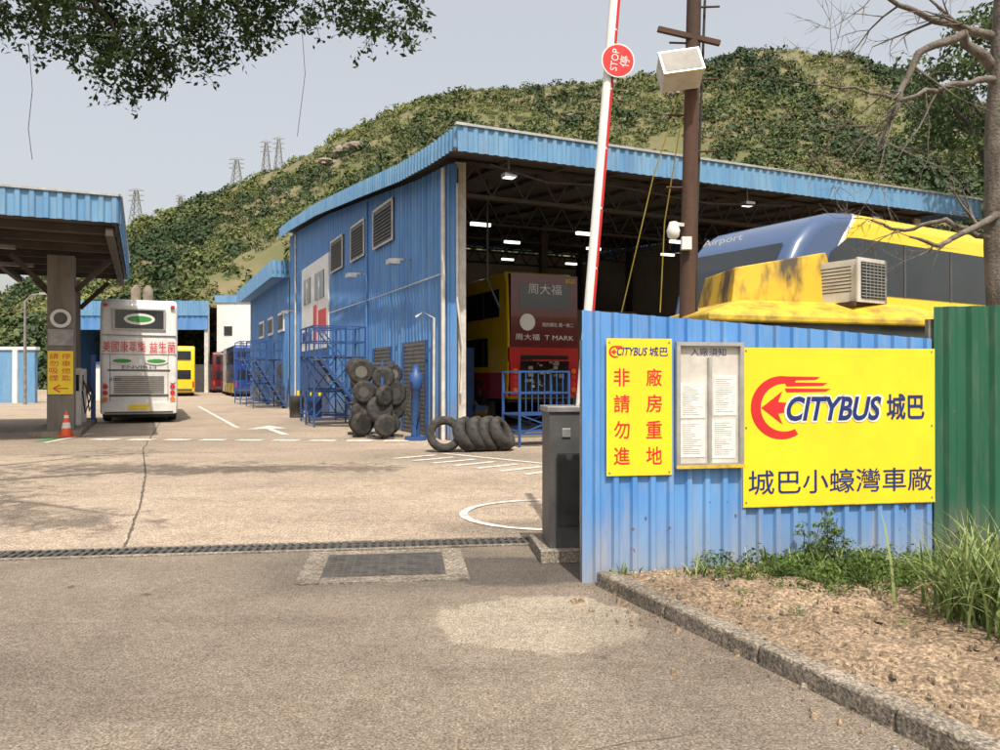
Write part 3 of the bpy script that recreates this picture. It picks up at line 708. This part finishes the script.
for q in ((-1.75,2.0,-.95,1.7),(-1.65,3.0,-.9,2.9)):
    x0,y0=dpos(q[0],q[1]);x1,y1=dpos(q[2],q[3])
    for z in (.7,1.35,2.0): b.beam((x0,y0,z),(x1,y1,z),.05,'dkgrey')
x,y=dpos(-.75,.45); b.tube([(x,y,0),(x,y,.1)],.28,'bluesteel',16); b.tube([(x,y,.1),(x,y,1.3),(x,y,1.35),(x,y,1.7),(x,y,1.75),(x,y,1.95)],[.12,.12,.17,.17,.1,.1],'bluesteel',14); b.tube([(x-.1,y-.15,1.5),(x-.25,y-.25,.8),(x+.05,y-.3,.3),(x+.15,y-.2,1.0)],.025,'black',6)
b.done()
b=B('bollards')
for t in (4.2,4.9,14,16,19):
    x,y=dpos(-.45,t); b.tube([(x,y,0),(x,y,1.0)],.06,'yellow',10)
b.done()
def drum(a,t,k):
    b=B('oil_drum')
    x,y=dpos(a,t); b.tube([(0,0,0),(0,0,.3),(0,0,.31),(0,0,.6),(0,0,.61),(0,0,.88)],[.28,.28,.3,.28,.3,.28],k,18); b.done((x,y,.004))
drum(-.7,5.6,'bluesteel'); drum(-.9,12.8,'bluesteel'); drum(-1.5,13.4,'dkgrey')
def tyre(loc,rot):
    b=B('tyre'); pr=[(.22,-.1),(.24,-.13),(.34,-.14),(.385,-.1),(.395,0),(.385,.1),(.34,.14),(.24,.13),(.22,.1)]; n=28;vs=[];fs=[];m=len(pr)
    for i in range(n):
        t=2*math.pi*i/n
        for r,d in pr: vs.append((r*math.cos(t),d,r*math.sin(t)))
    for i in range(n):
        for j in range(m): fs.append((i*m+j,((i+1)%n)*m+j,((i+1)%n)*m+(j+1)%m,i*m+(j+1)%m))
    b.add(vs,fs,'tyre',None,True); o=b.done(loc); o.rotation_euler=rot; return o
tyre((-1.2,16.9,.385),(R(-12),0,R(5)))
for i,(lean,yaw) in enumerate(((-24,62),(-18,70),(-15,60),(-30,72))): tyre((-.72+i*.25,17.0+i*.08,.375),(R(lean),0,R(yaw)))
# ---------------------------------------------------------------- blue fence with signs
FA=Vector((.64,6.09)); FL=3.053; FR=math.atan2(.167,.986)
fe=empty('blue_corrugated_fence',(FA.x,FA.y,0),FR)
b=B('panel'); b.corr((0,0),(FL,0),0.0,.02,2.13,1.93,'bluefence',.152,.028,prof=((0,0),(.55,0),(.65,1),(.9,1)))
b.beam((0,.05,.5),(FL,.05,.5),.05,'steel'); b.beam((0,.05,1.7),(FL,.05,1.6),.05,'steel')
for x in (.03,1.5,3.0): b.beam((x,.06,0),(x,.06,1.9),.05,'steel')
for i in range(8):
    for z in (.5,1.75): x=.09+i*.38+.05; b.tube([(x,-.001,z),(x,-.014,z)],.008,'steel',8)
b.done(parent=fe)
b=B('return_panel'); b.corr((FL,2.5),(FL,0.1),0,0,2.0,1.95,'bluefence',.152,.028); b.done(parent=fe)
sg=empty('entrance_notice_sign',(FA.x,FA.y,0),FR)
yS=-.034
b=B('board'); b.box(.186,.724,yS-.004,yS,.835,1.91,'yellow')
for x in (.21,.70):
    for z in (.86,1.88): b.tube([(x,yS-.004,z),(x,yS-.008,z)],.008,'steel',8)
b.done(parent=sg)
yt=yS-.006
for i,ch in enumerate('廠房重地'): text(ch,.51,.64,1.535-i*.205,1.675-i*.205,yt,'red',sg,bold=.012)
for i,ch in enumerate('非請勿進'): text(ch,.245,.375,1.535-i*.205,1.675-i*.205,yt,'red',sg,bold=.012)
text('CITYBUS',.27,.52,1.775,1.84,yt,'navy',sg,shear=.25,bold=.02); text('城巴',.535,.69,1.77,1.845,yt,'navy',sg,bold=.015)
def logo(b,cx,cz,s,y):
    vs=[];n=30
    for i in range(n+1):
        t=R(62+ i*(240/n)); w=.2+.12*math.sin(i/n*math.pi)
        vs+=[(cx+s*math.cos(t)*1.0,y,cz+s*.95*math.sin(t)),(cx+s*(1-w)*math.cos(t),y,cz+s*.95*(1-w)*math.sin(t))]
    b.add(vs,[(2*i,2*i+2,2*i+3,2*i+1) for i in range(n)],'red')
    b.add([(cx-s*.66,y-.001,cz+.0),(cx+s*.02,y-.001,cz+s*.5),(cx-s*.12,y-.001,cz+s*.17),(cx+s*.2,y-.001,cz+s*.14),(cx+s*.2,y-.001,cz-s*.14),(cx-s*.12,y-.001,cz-s*.17),(cx+s*.02,y-.001,cz-s*.5)],[(0,6,5,4,3,2,1)],'red')
    for k,(z,l) in enumerate(((.94,1.25),(.76,1.5),(.58,1.6))):
        b.add([(cx+s*.1,y-.0005,cz+s*z),(cx+s*l,y-.0005,cz+s*(z-.02)),(cx+s*l*.9,y-.0005,cz+s*(z-.1)),(cx+s*.15,y-.0005,cz+s*(z-.12))],[(3,2,1,0)],'red')
b=B('small_logo'); logo(b,.255,1.805,.05,yt); b.done(parent=sg)
ds=empty('depot_name_sign',(FA.x,FA.y,0),FR)
b=B('board')
b.box(1.325,3.05,yS-.006,yS-.002,.565,1.845,'yellow')
b.box(1.32,3.055,yS-.007,yS-.001,.558,.565,'hutyellow')
logo(b,1.66,1.36,.27,yS-.0085)
for x in (1.35,3.02):
    for z in (.6,1.2,1.82): b.tube([(x,yS-.006,z),(x,yS-.010,z)],.009,'steel',8)
b.done(parent=ds)
text('CITYBUS',1.68,2.57,1.235,1.465,yS-.0105,'paper',ds,shear=.25,bold=.07)
text('CITYBUS',1.70,2.55,1.25,1.45,yS-.0125,'navy',ds,shear=.25,bold=.03)
text('城巴',2.60,2.95,1.25,1.47,yS-.010,'navy',ds,bold=.02)
text('城巴小蠔灣車廠',1.37,3.02,.66,.86,yS-.010,'navy',ds,bold=.004)
nb=empty('notice_board',(FA.x,FA.y,0),FR)
b=B('case'); x0,x1,z0,z1=.75,1.315,.89,1.885
b.box(x0,x1,yS-.002,yS+.0,z0,z1,'offwhite')
for (a,c,d,e_) in ((x0,x0+.03,z0,z1),(x1-.03,x1,z0,z1),(x0+.03,x1-.03,z0,z0+.035),(x0+.03,x1-.03,z1-.03,z1)): b.box(a,c,yS-.045,yS-.002,d,e_,'alu')
b.box((x0+x1)/2-.012,(x0+x1)/2+.012,yS-.04,yS-.002,z0+.035,z1-.12,'alu')
b.box(x0-.005,x1+.005,yS-.05,yS-.045,z0-.005,z0+.02,'hutyellow')
for (a,c,d,e_) in ((.79,1.0,1.28,1.56),(.79,1.0,.97,1.26),(1.07,1.27,1.3,1.62),(1.06,1.26,.96,1.27)):
    b.box(a,c,yS-.006,yS-.003,d,e_,'paper')
    for i in range(16):
        zz=e_-.03-i*(e_-d-.045)/16; b.box(a+.02,a+.02+(c-a-.04)*random.uniform(.4,1),yS-.0075,yS-.0062,zz,zz+.0025,'steel')
b.done(parent=nb); text('入廠須知',.88,1.18,1.775,1.84,yS-.004,'navy',nb)
g=empty('green_corrugated_fence',(3.66,6.585,0),R(3))
b=B('panel'); b.corr((0,0),(6,0),0,0,2.2,2.35,'green',.2,.035); b.beam((0,.06,1.8),(6,.06,1.8),.05,'steel'); b.beam((0.0,.06,0),(0.0,.06,2.1),.05,'steel'); b.done(parent=g)
# ---------------------------------------------------------------- barrier
ba=empty('boom_barrier',(.58,7.05,0),R(6))
b=B('cabinet'); b.box(-.26,.5,-.3,.42,0,.11,'kerb'); b.box(-.17,.2,-.2,.2,.11,1.3,'dkgrey'); b.box(-.19,.22,-.22,.22,1.3,1.35,'steel'); b.box(-.1,.14,-.212,-.2,.3,.95,'black'); b.tube([(.16,0,1.05),(.3,0,1.05)],.07,'steel',12)
b.box(-.06,.02,-.215,-.2,1.08,1.16,'steel'); b.done(parent=ba,bevel=.012)
b=B('boom_arm')
p0=Vector((.12,0,.95)); p1=Vector((.56,.1,5.9)); n=9
for i in range(n):
    a=p0.lerp(p1,i/n); c=p0.lerp(p1,(i+1)/n); b.tube([a,c],[.048,.048],'white',10,False)
    b.tube([a+(c-a)*.02+Vector((.014,-.004,0)),c-(c-a)*.02+Vector((.014,-.004,0))],[.040,.040],'red',10)
b.beam((.08,0,.7),(.2,0,1.4),.12,'dkgrey'); b.done(parent=ba)
d=p0.lerp(p1,.715)
so=empty('stop_sign',(.58+d.x+.06,7.05+d.y-.03,d.z+.0),0)
b=B('disc'); b.tube([(0,.0,0),(0,.012,0)],.155,'paper',28); b.tube([(0,-.002,0),(0,0,0)],.143,'red',28)
b.box(-.2,-.1,.012,.03,-.015,.015,'steel'); b.done(parent=so)
text('STOP',-.1,.1,.0,.065,-.004,'paper',so); text('停',-.05,.05,-.105,-.015,-.004,'paper',so)
so.rotation_euler=(0,R(-82),R(6))
# ---------------------------------------------------------------- utility pole
b=B('utility_pole')
b.tube([(1.95,8.2,0),(1.97,8.2,2.5),(2.04,8.2,5.5),(2.11,8.2,8.6)],[.09,.085,.077,.07],'rustpole',14)
for i,z in enumerate(np.arange(3.6,8,.38)):
    sx=1 if i%2 else -1; xx=1.98+(z-2.5)*.022; b.tube([(xx,8.2,z),(xx+sx*.26,8.18,z)],.012,'rustpole',6)
b.beam((1.65,8.15,5.25),(2.3,8.15,5.1),.05,'rustpole')
T=Matrix.Translation((1.85,8.05,4.75))@Matrix.Rotation(R(-8),4,'Y')@Matrix.Rotation(R(-25),4,'X')
b.box(-.2,.2,-.14,.1,-.14,.14,'offwhite',T); b.box(-.21,.21,-.17,-.14,-.15,.15,'alu',T); b.box(-.19,.19,-.175,-.17,-.13,.13,'shutter',T); b.beam((1.87,8.1,4.75),(2.03,8.2,4.75),.05,'rustpole')
b.beam((1.80,8.1,3.2),(1.99,8.2,3.2),.035,'offwhite'); b.tube([(1.80,8.1,3.22),(1.80,8.1,3.13),(1.80,8.1,3.07),(1.80,8.1,3.04)],[.04,.07,.06,.03],'white',14); b.box(1.88,1.98,8.05,8.12,2.93,3.06,'paper')
b.tube([(2.08,8.25,0),(2.08,8.25,3.2),(2.17,8.25,5.6)],.014,'black',6); b.done()
b=B('rope'); b.tube([(2.0,8.27,4.9),(1.75,8.9,3.9),(1.48,9.5,2.4)],.007,'rope',5); b.tube([(2.0,8.27,4.8),(1.9,9.0,3.4),(1.95,9.5,2.4)],.007,'rope',5); b.done()
# ---------------------------------------------------------------- guard hut
hut=empty('guard_hut',(2.05,7.5,0),R(5))
b=B('walls'); b.box(.05,2.3,.05,1.8,0,2.12,'offwhite'); b.box(.3,2.0,.03,.05,1.0,1.9,'glass'); b.box(.03,.05,.4,1.5,1.0,1.9,'glass'); b.done(parent=hut)
b=B('roof')
vs=[(-.1,-.15,2.14),(2.45,-.15,2.09),(2.45,1.95,2.14),(-.1,1.95,2.18),(-.1,-.15,2.22),(2.45,-.15,2.16),(2.45,1.95,2.22),(-.1,1.95,2.26),(.35,.25,2.38),(2.15,.25,2.34),(2.15,1.6,2.38),(.35,1.6,2.4)]
b.add(vs,[(3,2,1,0),(0,1,5,4),(1,2,6,5),(2,3,7,6),(3,0,4,7),(4,5,9,8),(5,6,10,9),(6,7,11,10),(7,4,8,11),(8,9,10,11)],'hutyellow'); b.done(parent=hut,bevel=.02)
b=B('roof_cowl')
vs=[(.36,.45,2.36),(1.5,.4,2.34),(1.5,1.4,2.38),(.36,1.5,2.38),(.42,.5,2.74),(1.36,.44,2.9),(1.36,1.4,2.9),(.42,1.4,2.74)]
b.add(vs,[(0,1,5,4),(1,2,6,5),(2,3,7,6),(3,0,4,7),(4,5,6,7)],'mouldy')
b.add([(1.505,.42,2.35),(1.6,.6,2.35),(1.45,.6,2.86),(1.365,.45,2.89)],[(0,1,2,3)],'hutyellow')
b.done(parent=hut,bevel=.012)
ac=empty('air_conditioner_unit',(3.62,7.75,2.36),R(33))
b=B('casing'); b.box(-.1,.32,-.0,.5,0,.42,'offwhite')
b.box(.32,.36,-.02,.52,-.01,.43,'alu')
b.box(-.14,.36,-.02,.0,-.01,.43,'offwhite')
b.box(-.09,.32,-.03,-.02,.03,.39,'black')
for i in range(11): b.box(-.09,.32,-.036,-.03,.045+i*.032,.053+i*.032,'alu')
for i in range(6): b.box(-.03+i*.065,-.024+i*.065,-.04,-.036,.03,.39,'alu')
for i in range(8): b.box(-.102,-.1,.08,.42,.1+i*.035,.112+i*.035,'dkgrey')
b.beam((-.15,.0,-.03),(-.15,.55,-.03),.04,'rustpole'); b.beam((-.15,.05,-.02),(.4,.05,-.02),.04,'rustpole'); b.done(parent=ac,bevel=.004)
# ---------------------------------------------------------------- bare tree on right
bt=B('bare_tree')
def branch(p,d,L,r,depth,bias):
    n=max(3,int(L/.16)); pts=[p.copy()];q=p.copy();dd=d.normalized()
    for i in range(n):
        dd=(dd+Vector((random.gauss(0,.13),random.gauss(0,.13),random.gauss(0,.13)))+bias*.035).normalized(); q=q+dd*L/n; pts.append(q.copy())
    rad=[r*(1-.7*i/n) for i in range(n+1)]
    bt.tube(pts,rad,'bark',7 if r>.02 else 4,False)
    if depth<=0: return
    k=random.randint(3,5)
    for j in range(k):
        i=random.randint(max(1,n//4),n); base=pts[i]; ax=Vector((random.gauss(0,1),random.gauss(0,1),random.gauss(0,1))).normalized()
        nd=(dd*.7+ax*.75).normalized(); branch(base,nd,L*random.uniform(.35,.62),max(rad[i]*.62,.003),depth-1,bias)
bt.tube([(5.42,8.3,0),(5.38,8.3,1.5),(5.3,8.3,3),(5.27,8.25,4.2),(5.33,8.2,5.6),(5.35,8.2,7.5)],[.17,.15,.135,.125,.115,.09],'bark',14)
def limb(pts,r0,r1,sub,depth=2,L=.9):
    pts=[Vector(p) for p in pts]; P=[]
    for i in range(len(pts)-1):
        for t in np.linspace(0,1,6)[:-1]: P.append(pts[i].lerp(pts[i+1],t)+Vector((random.gauss(0,.012),random.gauss(0,.02),random.gauss(0,.012))))
    P.append(pts[-1]); n=len(P); rad=[r0+(r1-r0)*i/(n-1) for i in range(n)]
    bt.tube(P,rad,'bark',8,False)
    for j in range(sub):
        i=random.randint(n//4,n-1); d=(P[min(i+1,n-1)]-P[i-1]).normalized()
        branch(P[i],d*.6+Vector((random.gauss(-.2,.5),random.gauss(0,.5),random.gauss(0,.6))),L*random.uniform(.6,1.1),max(rad[i]*.5,.006),depth,Vector((-.3,0,-.5)))
limb([(5.27,8.25,4.85),(4.8,8.1,5.15),(4.3,8.0,4.95),(4.0,7.95,4.3),(3.85,7.95,3.9)],.06,.014,8)
limb([(5.29,8.25,5.2),(4.6,8.2,5.35),(3.9,8.1,5.6)],.05,.018,6)
limb([(5.27,8.2,4.75),(4.7,7.9,4.6),(4.0,7.8,4.4),(3.2,7.7,4.5)],.04,.010,8)
limb([(5.29,8.25,3.35),(4.9,8.1,3.15),(4.5,8.0,2.95),(4.2,8,3.05)],.045,.012,5,2,.6)
limb([(5.29,8.25,3.0),(4.8,8.4,3.3),(4.4,8.5,3.2),(4.0,8.4,3.3)],.035,.01,4,2,.6)
limb([(5.35,8.2,5.6),(5.6,8.2,6.3),(6.3,8.2,7)],.06,.02,4)
limb([(5.35,8.2,5.9),(4.7,8.2,6.6),(4.0,8.2,7)],.06,.02,4)
bt.done()
# ---------------------------------------------------------------- leafy overhanging tree (left)
M['leafdark']=leafmat('tree_leaves',(.014,.028,.008),(.05,.09,.02),.3)
tr=empty('overhanging_tree')
b=B('trunk_and_limbs')
b.tube([(-9.3,7.0,0),(-9.2,7.1,2),(-8.9,7.3,4),(-8.6,7.6,5.6)],[.34,.27,.24,.2],'darkbark',14)
def lb(pts,r0,r1):
    n=len(pts); b.tube(pts,[r0+(r1-r0)*i/(n-1) for i in range(n)],'darkbark',8)
lb([(-8.7,7.5,5.2),(-7.2,8.4,6.2),(-5.3,9.4,6.6),(-3.4,10,6.7),(-1.6,10,6.6),(-.8,10,6.5)],.14,.012)
lb([(-8.6,7.6,5.6),(-7,6.4,6.9),(-5,5.4,7.5),(-3.4,4.4,7.6)],.13,.02)
lb([(-8.6,7.6,5.4),(-8.5,9.5,6.8),(-7.5,11.5,7.3),(-6,12.5,7.4)],.13,.02)
lb([(-5.3,9.4,6.6),(-4.9,9.8,6.1),(-4.7,10,5.5)],.04,.01); lb([(-3.6,9.95,6.7),(-3.3,10,6.2),(-3.2,10,5.9)],.03,.008)
b.tube([(-6.05,10,5.9),(-6.0,10,5.3),(-6.05,10,4.8),(-6.0,10,4.4)],.004,'darkbark',4); b.tube([(-2.55,10,6.2),(-2.5,10,5.5),(-2.55,10,5.1),(-2.6,10,4.7)],.004,'darkbark',4)
b.done(parent=tr)
cl=[(-6.4,10,6.45,.9,.7,.42,55),(-5.5,10,6.2,.7,.6,.5,65),(-4.75,10,5.75,.55,.5,.55,62),(-4.1,10,5.9,.5,.5,.45,45),(-3.4,10,6.2,.6,.5,.38,45),(-2.9,10,6.4,.5,.5,.3,26),(-2.1,10,6.25,.5,.45,.2,18),(-1.5,10,6.1,.4,.4,.28,20),(-1.25,10,6.45,.35,.4,.18,10),(-3.9,10,6.7,1.6,.8,.3,50),(-2.2,10,6.75,1.0,.7,.22,22),
    (-7.0,9.0,7.2,1.6,1.4,.9,90),(-6.6,6.0,7.9,1.5,1.3,.8,90),(-8.5,7.6,8.4,2,2,1.3,100),(-5.8,4.8,7.5,1.2,.8,.5,95),(-4.5,4.3,7.6,1.0,.6,.4,70),(-3.5,4.0,7.5,.7,.45,.3,28),(-6.6,3.8,7.2,1.1,.7,.5,60),(-7.5,11.8,7.6,1.6,1.2,.7,50)]
P=[];Nn=[];T_=[];tw=B('twigs')
for (cx,cy,cz,rx,ry,rzz,n) in cl:
    for i in range(n):
        dv=rng.normal(size=3); dv/=np.linalg.norm(dv); rr=rng.uniform(.25,1)**.5
        c=np.array([cx,cy,cz])+dv*rr*np.array([rx,ry,rzz]); L=rng.uniform(.25,.55)
        td=dv*.7+np.array([rng.normal()*.4,rng.normal()*.4,-.35]); td/=np.linalg.norm(td)
        tn=rng.normal()*.2+.4
        tw.tube([tuple(c-td*L*.4),tuple(c+td*L*.6)],[.006,.002],'darkbark',3,False)
        for k in range(24):
            t=rng.uniform(-.45,.65)*L; P.append(c+td*t+rng.normal(size=3)*.05); Nn.append(rng.normal(size=3)+np.array([0,0,.9])); T_.append(tn+rng.normal()*.2)
tw.done(parent=tr)
P=np.array(P);n=len(P); L=rng.uniform(.03,.055,size=n)
leaves_mesh('leaves',P,np.array(Nn),L,L*.5,np.array(T_),M['leafdark'],parent=tr)
def crown_tree(name,x,y,h,rad,n=150,per=60,mat='leafmid',leaf=.17):
    e=empty(name,(0,0,0)); b=B('trunk'); b.tube([(x,y,0),(x+.1,y,h*.4),(x-.1,y,h*.75)],[.28,.2,.1],'darkbark',10)
    C=[];Rr=[];Ti=[]
    for i in range(n):
        d=rng.normal(size=3); d/=np.linalg.norm(d); r=rng.uniform(.3,1)**.5
        c=np.array([x,y,h-rad])+d*r*np.array([rad,rad,rad*.9]); c+=rng.normal(size=3)*.25
        C.append(c);Rr.append(rng.uniform(.35,.8)*rad/2.6);Ti.append(rng.uniform(.1,.8))
        if i%8==0: b.tube([(x,y,h*.45),tuple((np.array([x,y,h*.6])+c)/2),tuple(c)],[.09,.05,.02],'darkbark',5,False)
    b.done(parent=e); P,Nn,L,t=clumps(np.array(C),np.array(Rr),per,leaf,np.array(Ti)); leaves_mesh('foliage',P,Nn,L,L*.5,t,M[mat],parent=e)
M['leafmid']=leafmat('mid_leaves',(.022,.042,.013),(.08,.12,.035),.1)
crown_tree('evergreen_tree',16.0,24.0,13.2,2.9,150,80,leaf=.14)
crown_tree('evergreen_tree',24,33,9,3.6)
C=[];Rd=[];Ti=[]
for i in range(420):
    x=random.uniform(-95,-36);y=random.uniform(92,104)if x>-50 else random.uniform(58,75); zz=random.uniform(1,6.5 if x<-50 else 9); C.append((x,y,zz));Rd.append(random.uniform(1.2,2.4));Ti.append(random.uniform(.1,.9))
P,Nn,L,t=clumps(np.array(C),np.array(Rd),60,.18,np.array(Ti)); leaves_mesh('background_trees',P,Nn,L,L*.6,t,M['leafmid'])
# ---------------------------------------------------------------- weeds and grass
M['weed']=leafmat('weed_leaves',(.04,.075,.018),(.15,.23,.055),.3)
C=[];Rd=[];Ti=[]
for i in range(330):
    a=abs(random.gauss(.3,.25)); c=random.uniform(.75,3.6)
    if random.random()<.5: c=random.gauss(1.75,.4); a=abs(random.gauss(.45,.22))
    p=K0+kd*a+fd*(c+a*.35); rr=random.uniform(.03,.12); C.append((p.x,p.y,.09+random.random()**3*.12)); Rd.append(rr); Ti.append(random.uniform(.1,.9))
for i in range(70):
    a=random.uniform(.5,3);c=random.uniform(.4,5);p=K0+kd*a+fd*c; C.append((p.x,p.y,.09)); Rd.append(random.uniform(.015,.045)); Ti.append(random.uniform(.3,1))
P,Nn,L,t=clumps(np.array(C),np.array(Rd),50,.2,np.array(Ti),1.2); leaves_mesh('weeds',P,Nn,L,L*.45,t,M['weed'])
b=B('weed_stems'); C=[];Rd=[];Ti=[]
for k in range(9):
    cx,cy=2.55+random.gauss(0,.12),6.2+random.gauss(0,.05); h=random.uniform(.15,.42); b.tube([(cx,cy,.08),(cx+random.gauss(0,.05),cy-.03,.08+h)],.003,'darkbark',4)
    for q in range(4): C.append((cx+random.gauss(0,.04),cy-.02+random.gauss(0,.03),.1+h*(q+1)/4));Rd.append(.05);Ti.append(.5)
b.done(); P,Nn,L,t=clumps(np.array(C),np.array(Rd),22,.35,np.array(Ti)); leaves_mesh('weed_shrub',P,Nn,L,L*.5,t,M['weed'])
M['blade']=leafmat('grass_blade',(.05,.11,.022),(.38,.44,.18),.3)
def bladeclump(name,cx,cy,n,Lm,z=.09,spread=.12):
    vs=[];fs=[];ti=[]
    for i in range(n):
        az=random.uniform(0,2*math.pi); L=Lm*random.uniform(.5,1.1); lean=random.uniform(.25,1.0); w=random.uniform(.005,.011); x=cx+random.gauss(0,spread);y=cy+random.gauss(0,spread)
        sd=Vector((-math.sin(az),math.cos(az),0)); p=Vector((x,y,z)); th=math.pi/2-lean*.35; tt=random.random()
        o=len(vs)
        for k in range(8):
            ww=w*(1-(k/7)**2*.95); vs+=[tuple(p-sd*ww),tuple(p+sd*ww)]; ti+=[tt,tt]
            p=p+Vector((math.cos(az)*math.cos(th),math.sin(az)*math.cos(th),math.sin(th)))*L/7; th-=lean*.28
        fs+=[(o+2*k,o+2*k+2,o+2*k+3,o+2*k+1) for k in range(7)]
    me=bpy.data.meshes.new(name); me.from_pydata(vs,[],fs); at=me.attributes.new('tint','FLOAT','POINT'); at.data.foreach_set('value',ti); me.materials.append(M['blade'])
    o=bpy.data.objects.new(name,me); col.objects.link(o)
bladeclump('spider_plant',3.0,4.95,240,.7); bladeclump('spider_plant',3.35,5.35,150,.7); bladeclump('spider_plant',3.1,4.5,140,.62)
bladeclump('grass_tuft',2.55,6.1,50,.3); bladeclump('grass_tuft',2.1,6.15,30,.22); bladeclump('grass_tuft',1.5,5.95,22,.15,spread=.06); bladeclump('grass_tuft',.95,6.0,18,.12,spread=.05)
M['litter']=leafmat('dry_litter',(.10,.06,.03),(.28,.18,.10),.1)
n=420; P=np.zeros((n,3))
for i in range(n):
    if i<300: a=random.uniform(0,4);c=random.uniform(.1,3.5);p=K0+kd*a+fd*c;P[i]=(p.x,p.y,.115)
    elif i<370: a=random.uniform(0,4);p=K0+kd*a-fd*abs(random.gauss(0,.12));P[i]=(p.x,p.y,.012)
    else: P[i]=(random.uniform(-4,1.6),random.uniform(2.5,7.2),.012)
Nn=rng.normal(size=(n,3))*.25+np.array([0,0,1]); L=rng.uniform(.010,.028,size=n); L[300:]*=.5
leaves_mesh('dry_leaf_litter',P,Nn,L,L*.4,rng.random(n),M['litter'])
# ---------------------------------------------------------------- world, sun, camera
w=bpy.data.worlds.new('World'); sc.world=w; w.use_nodes=True; nt=w.node_tree
bg=nt.nodes['Background']; sky=nt.nodes.new('ShaderNodeTexSky'); sky.sky_type='NISHITA'; sky.sun_disc=False
az=math.atan2(.2,-.98); el=R(58)
sky.sun_elevation=el; sky.sun_rotation=az; sky.air_density=1.0; sky.dust_density=7; sky.ozone_density=1.0
ad=mixc(nt,1,sky.outputs[0],(3.9,3.75,3.35),'ADD')
nt.links.new(ad,bg.inputs[0]); bg.inputs[1].default_value=.115
sd=bpy.data.lights.new('sun','SUN'); sd.energy=4.9; sd.angle=R(.5); sd.color=(1,.93,.82)
so_=bpy.data.objects.new('sun',sd); col.objects.link(so_)
ts_=Vector((math.sin(az)*math.cos(el),math.cos(az)*math.cos(el),math.sin(el)))
so_.rotation_euler=(-ts_).to_track_quat('-Z','Y').to_euler()
cd=bpy.data.cameras.new('camera'); cam=bpy.data.objects.new('camera',cd); col.objects.link(cam)
cam.location=(0,0,1.6); cam.rotation_euler=(R(90.22),0,0); cd.sensor_width=36; cd.lens=28.1; cd.clip_end=3000; cd.clip_start=.05
sc.camera=cam
sc.view_settings.view_transform='Standard'; sc.view_settings.look='None'; sc.view_settings.exposure=0
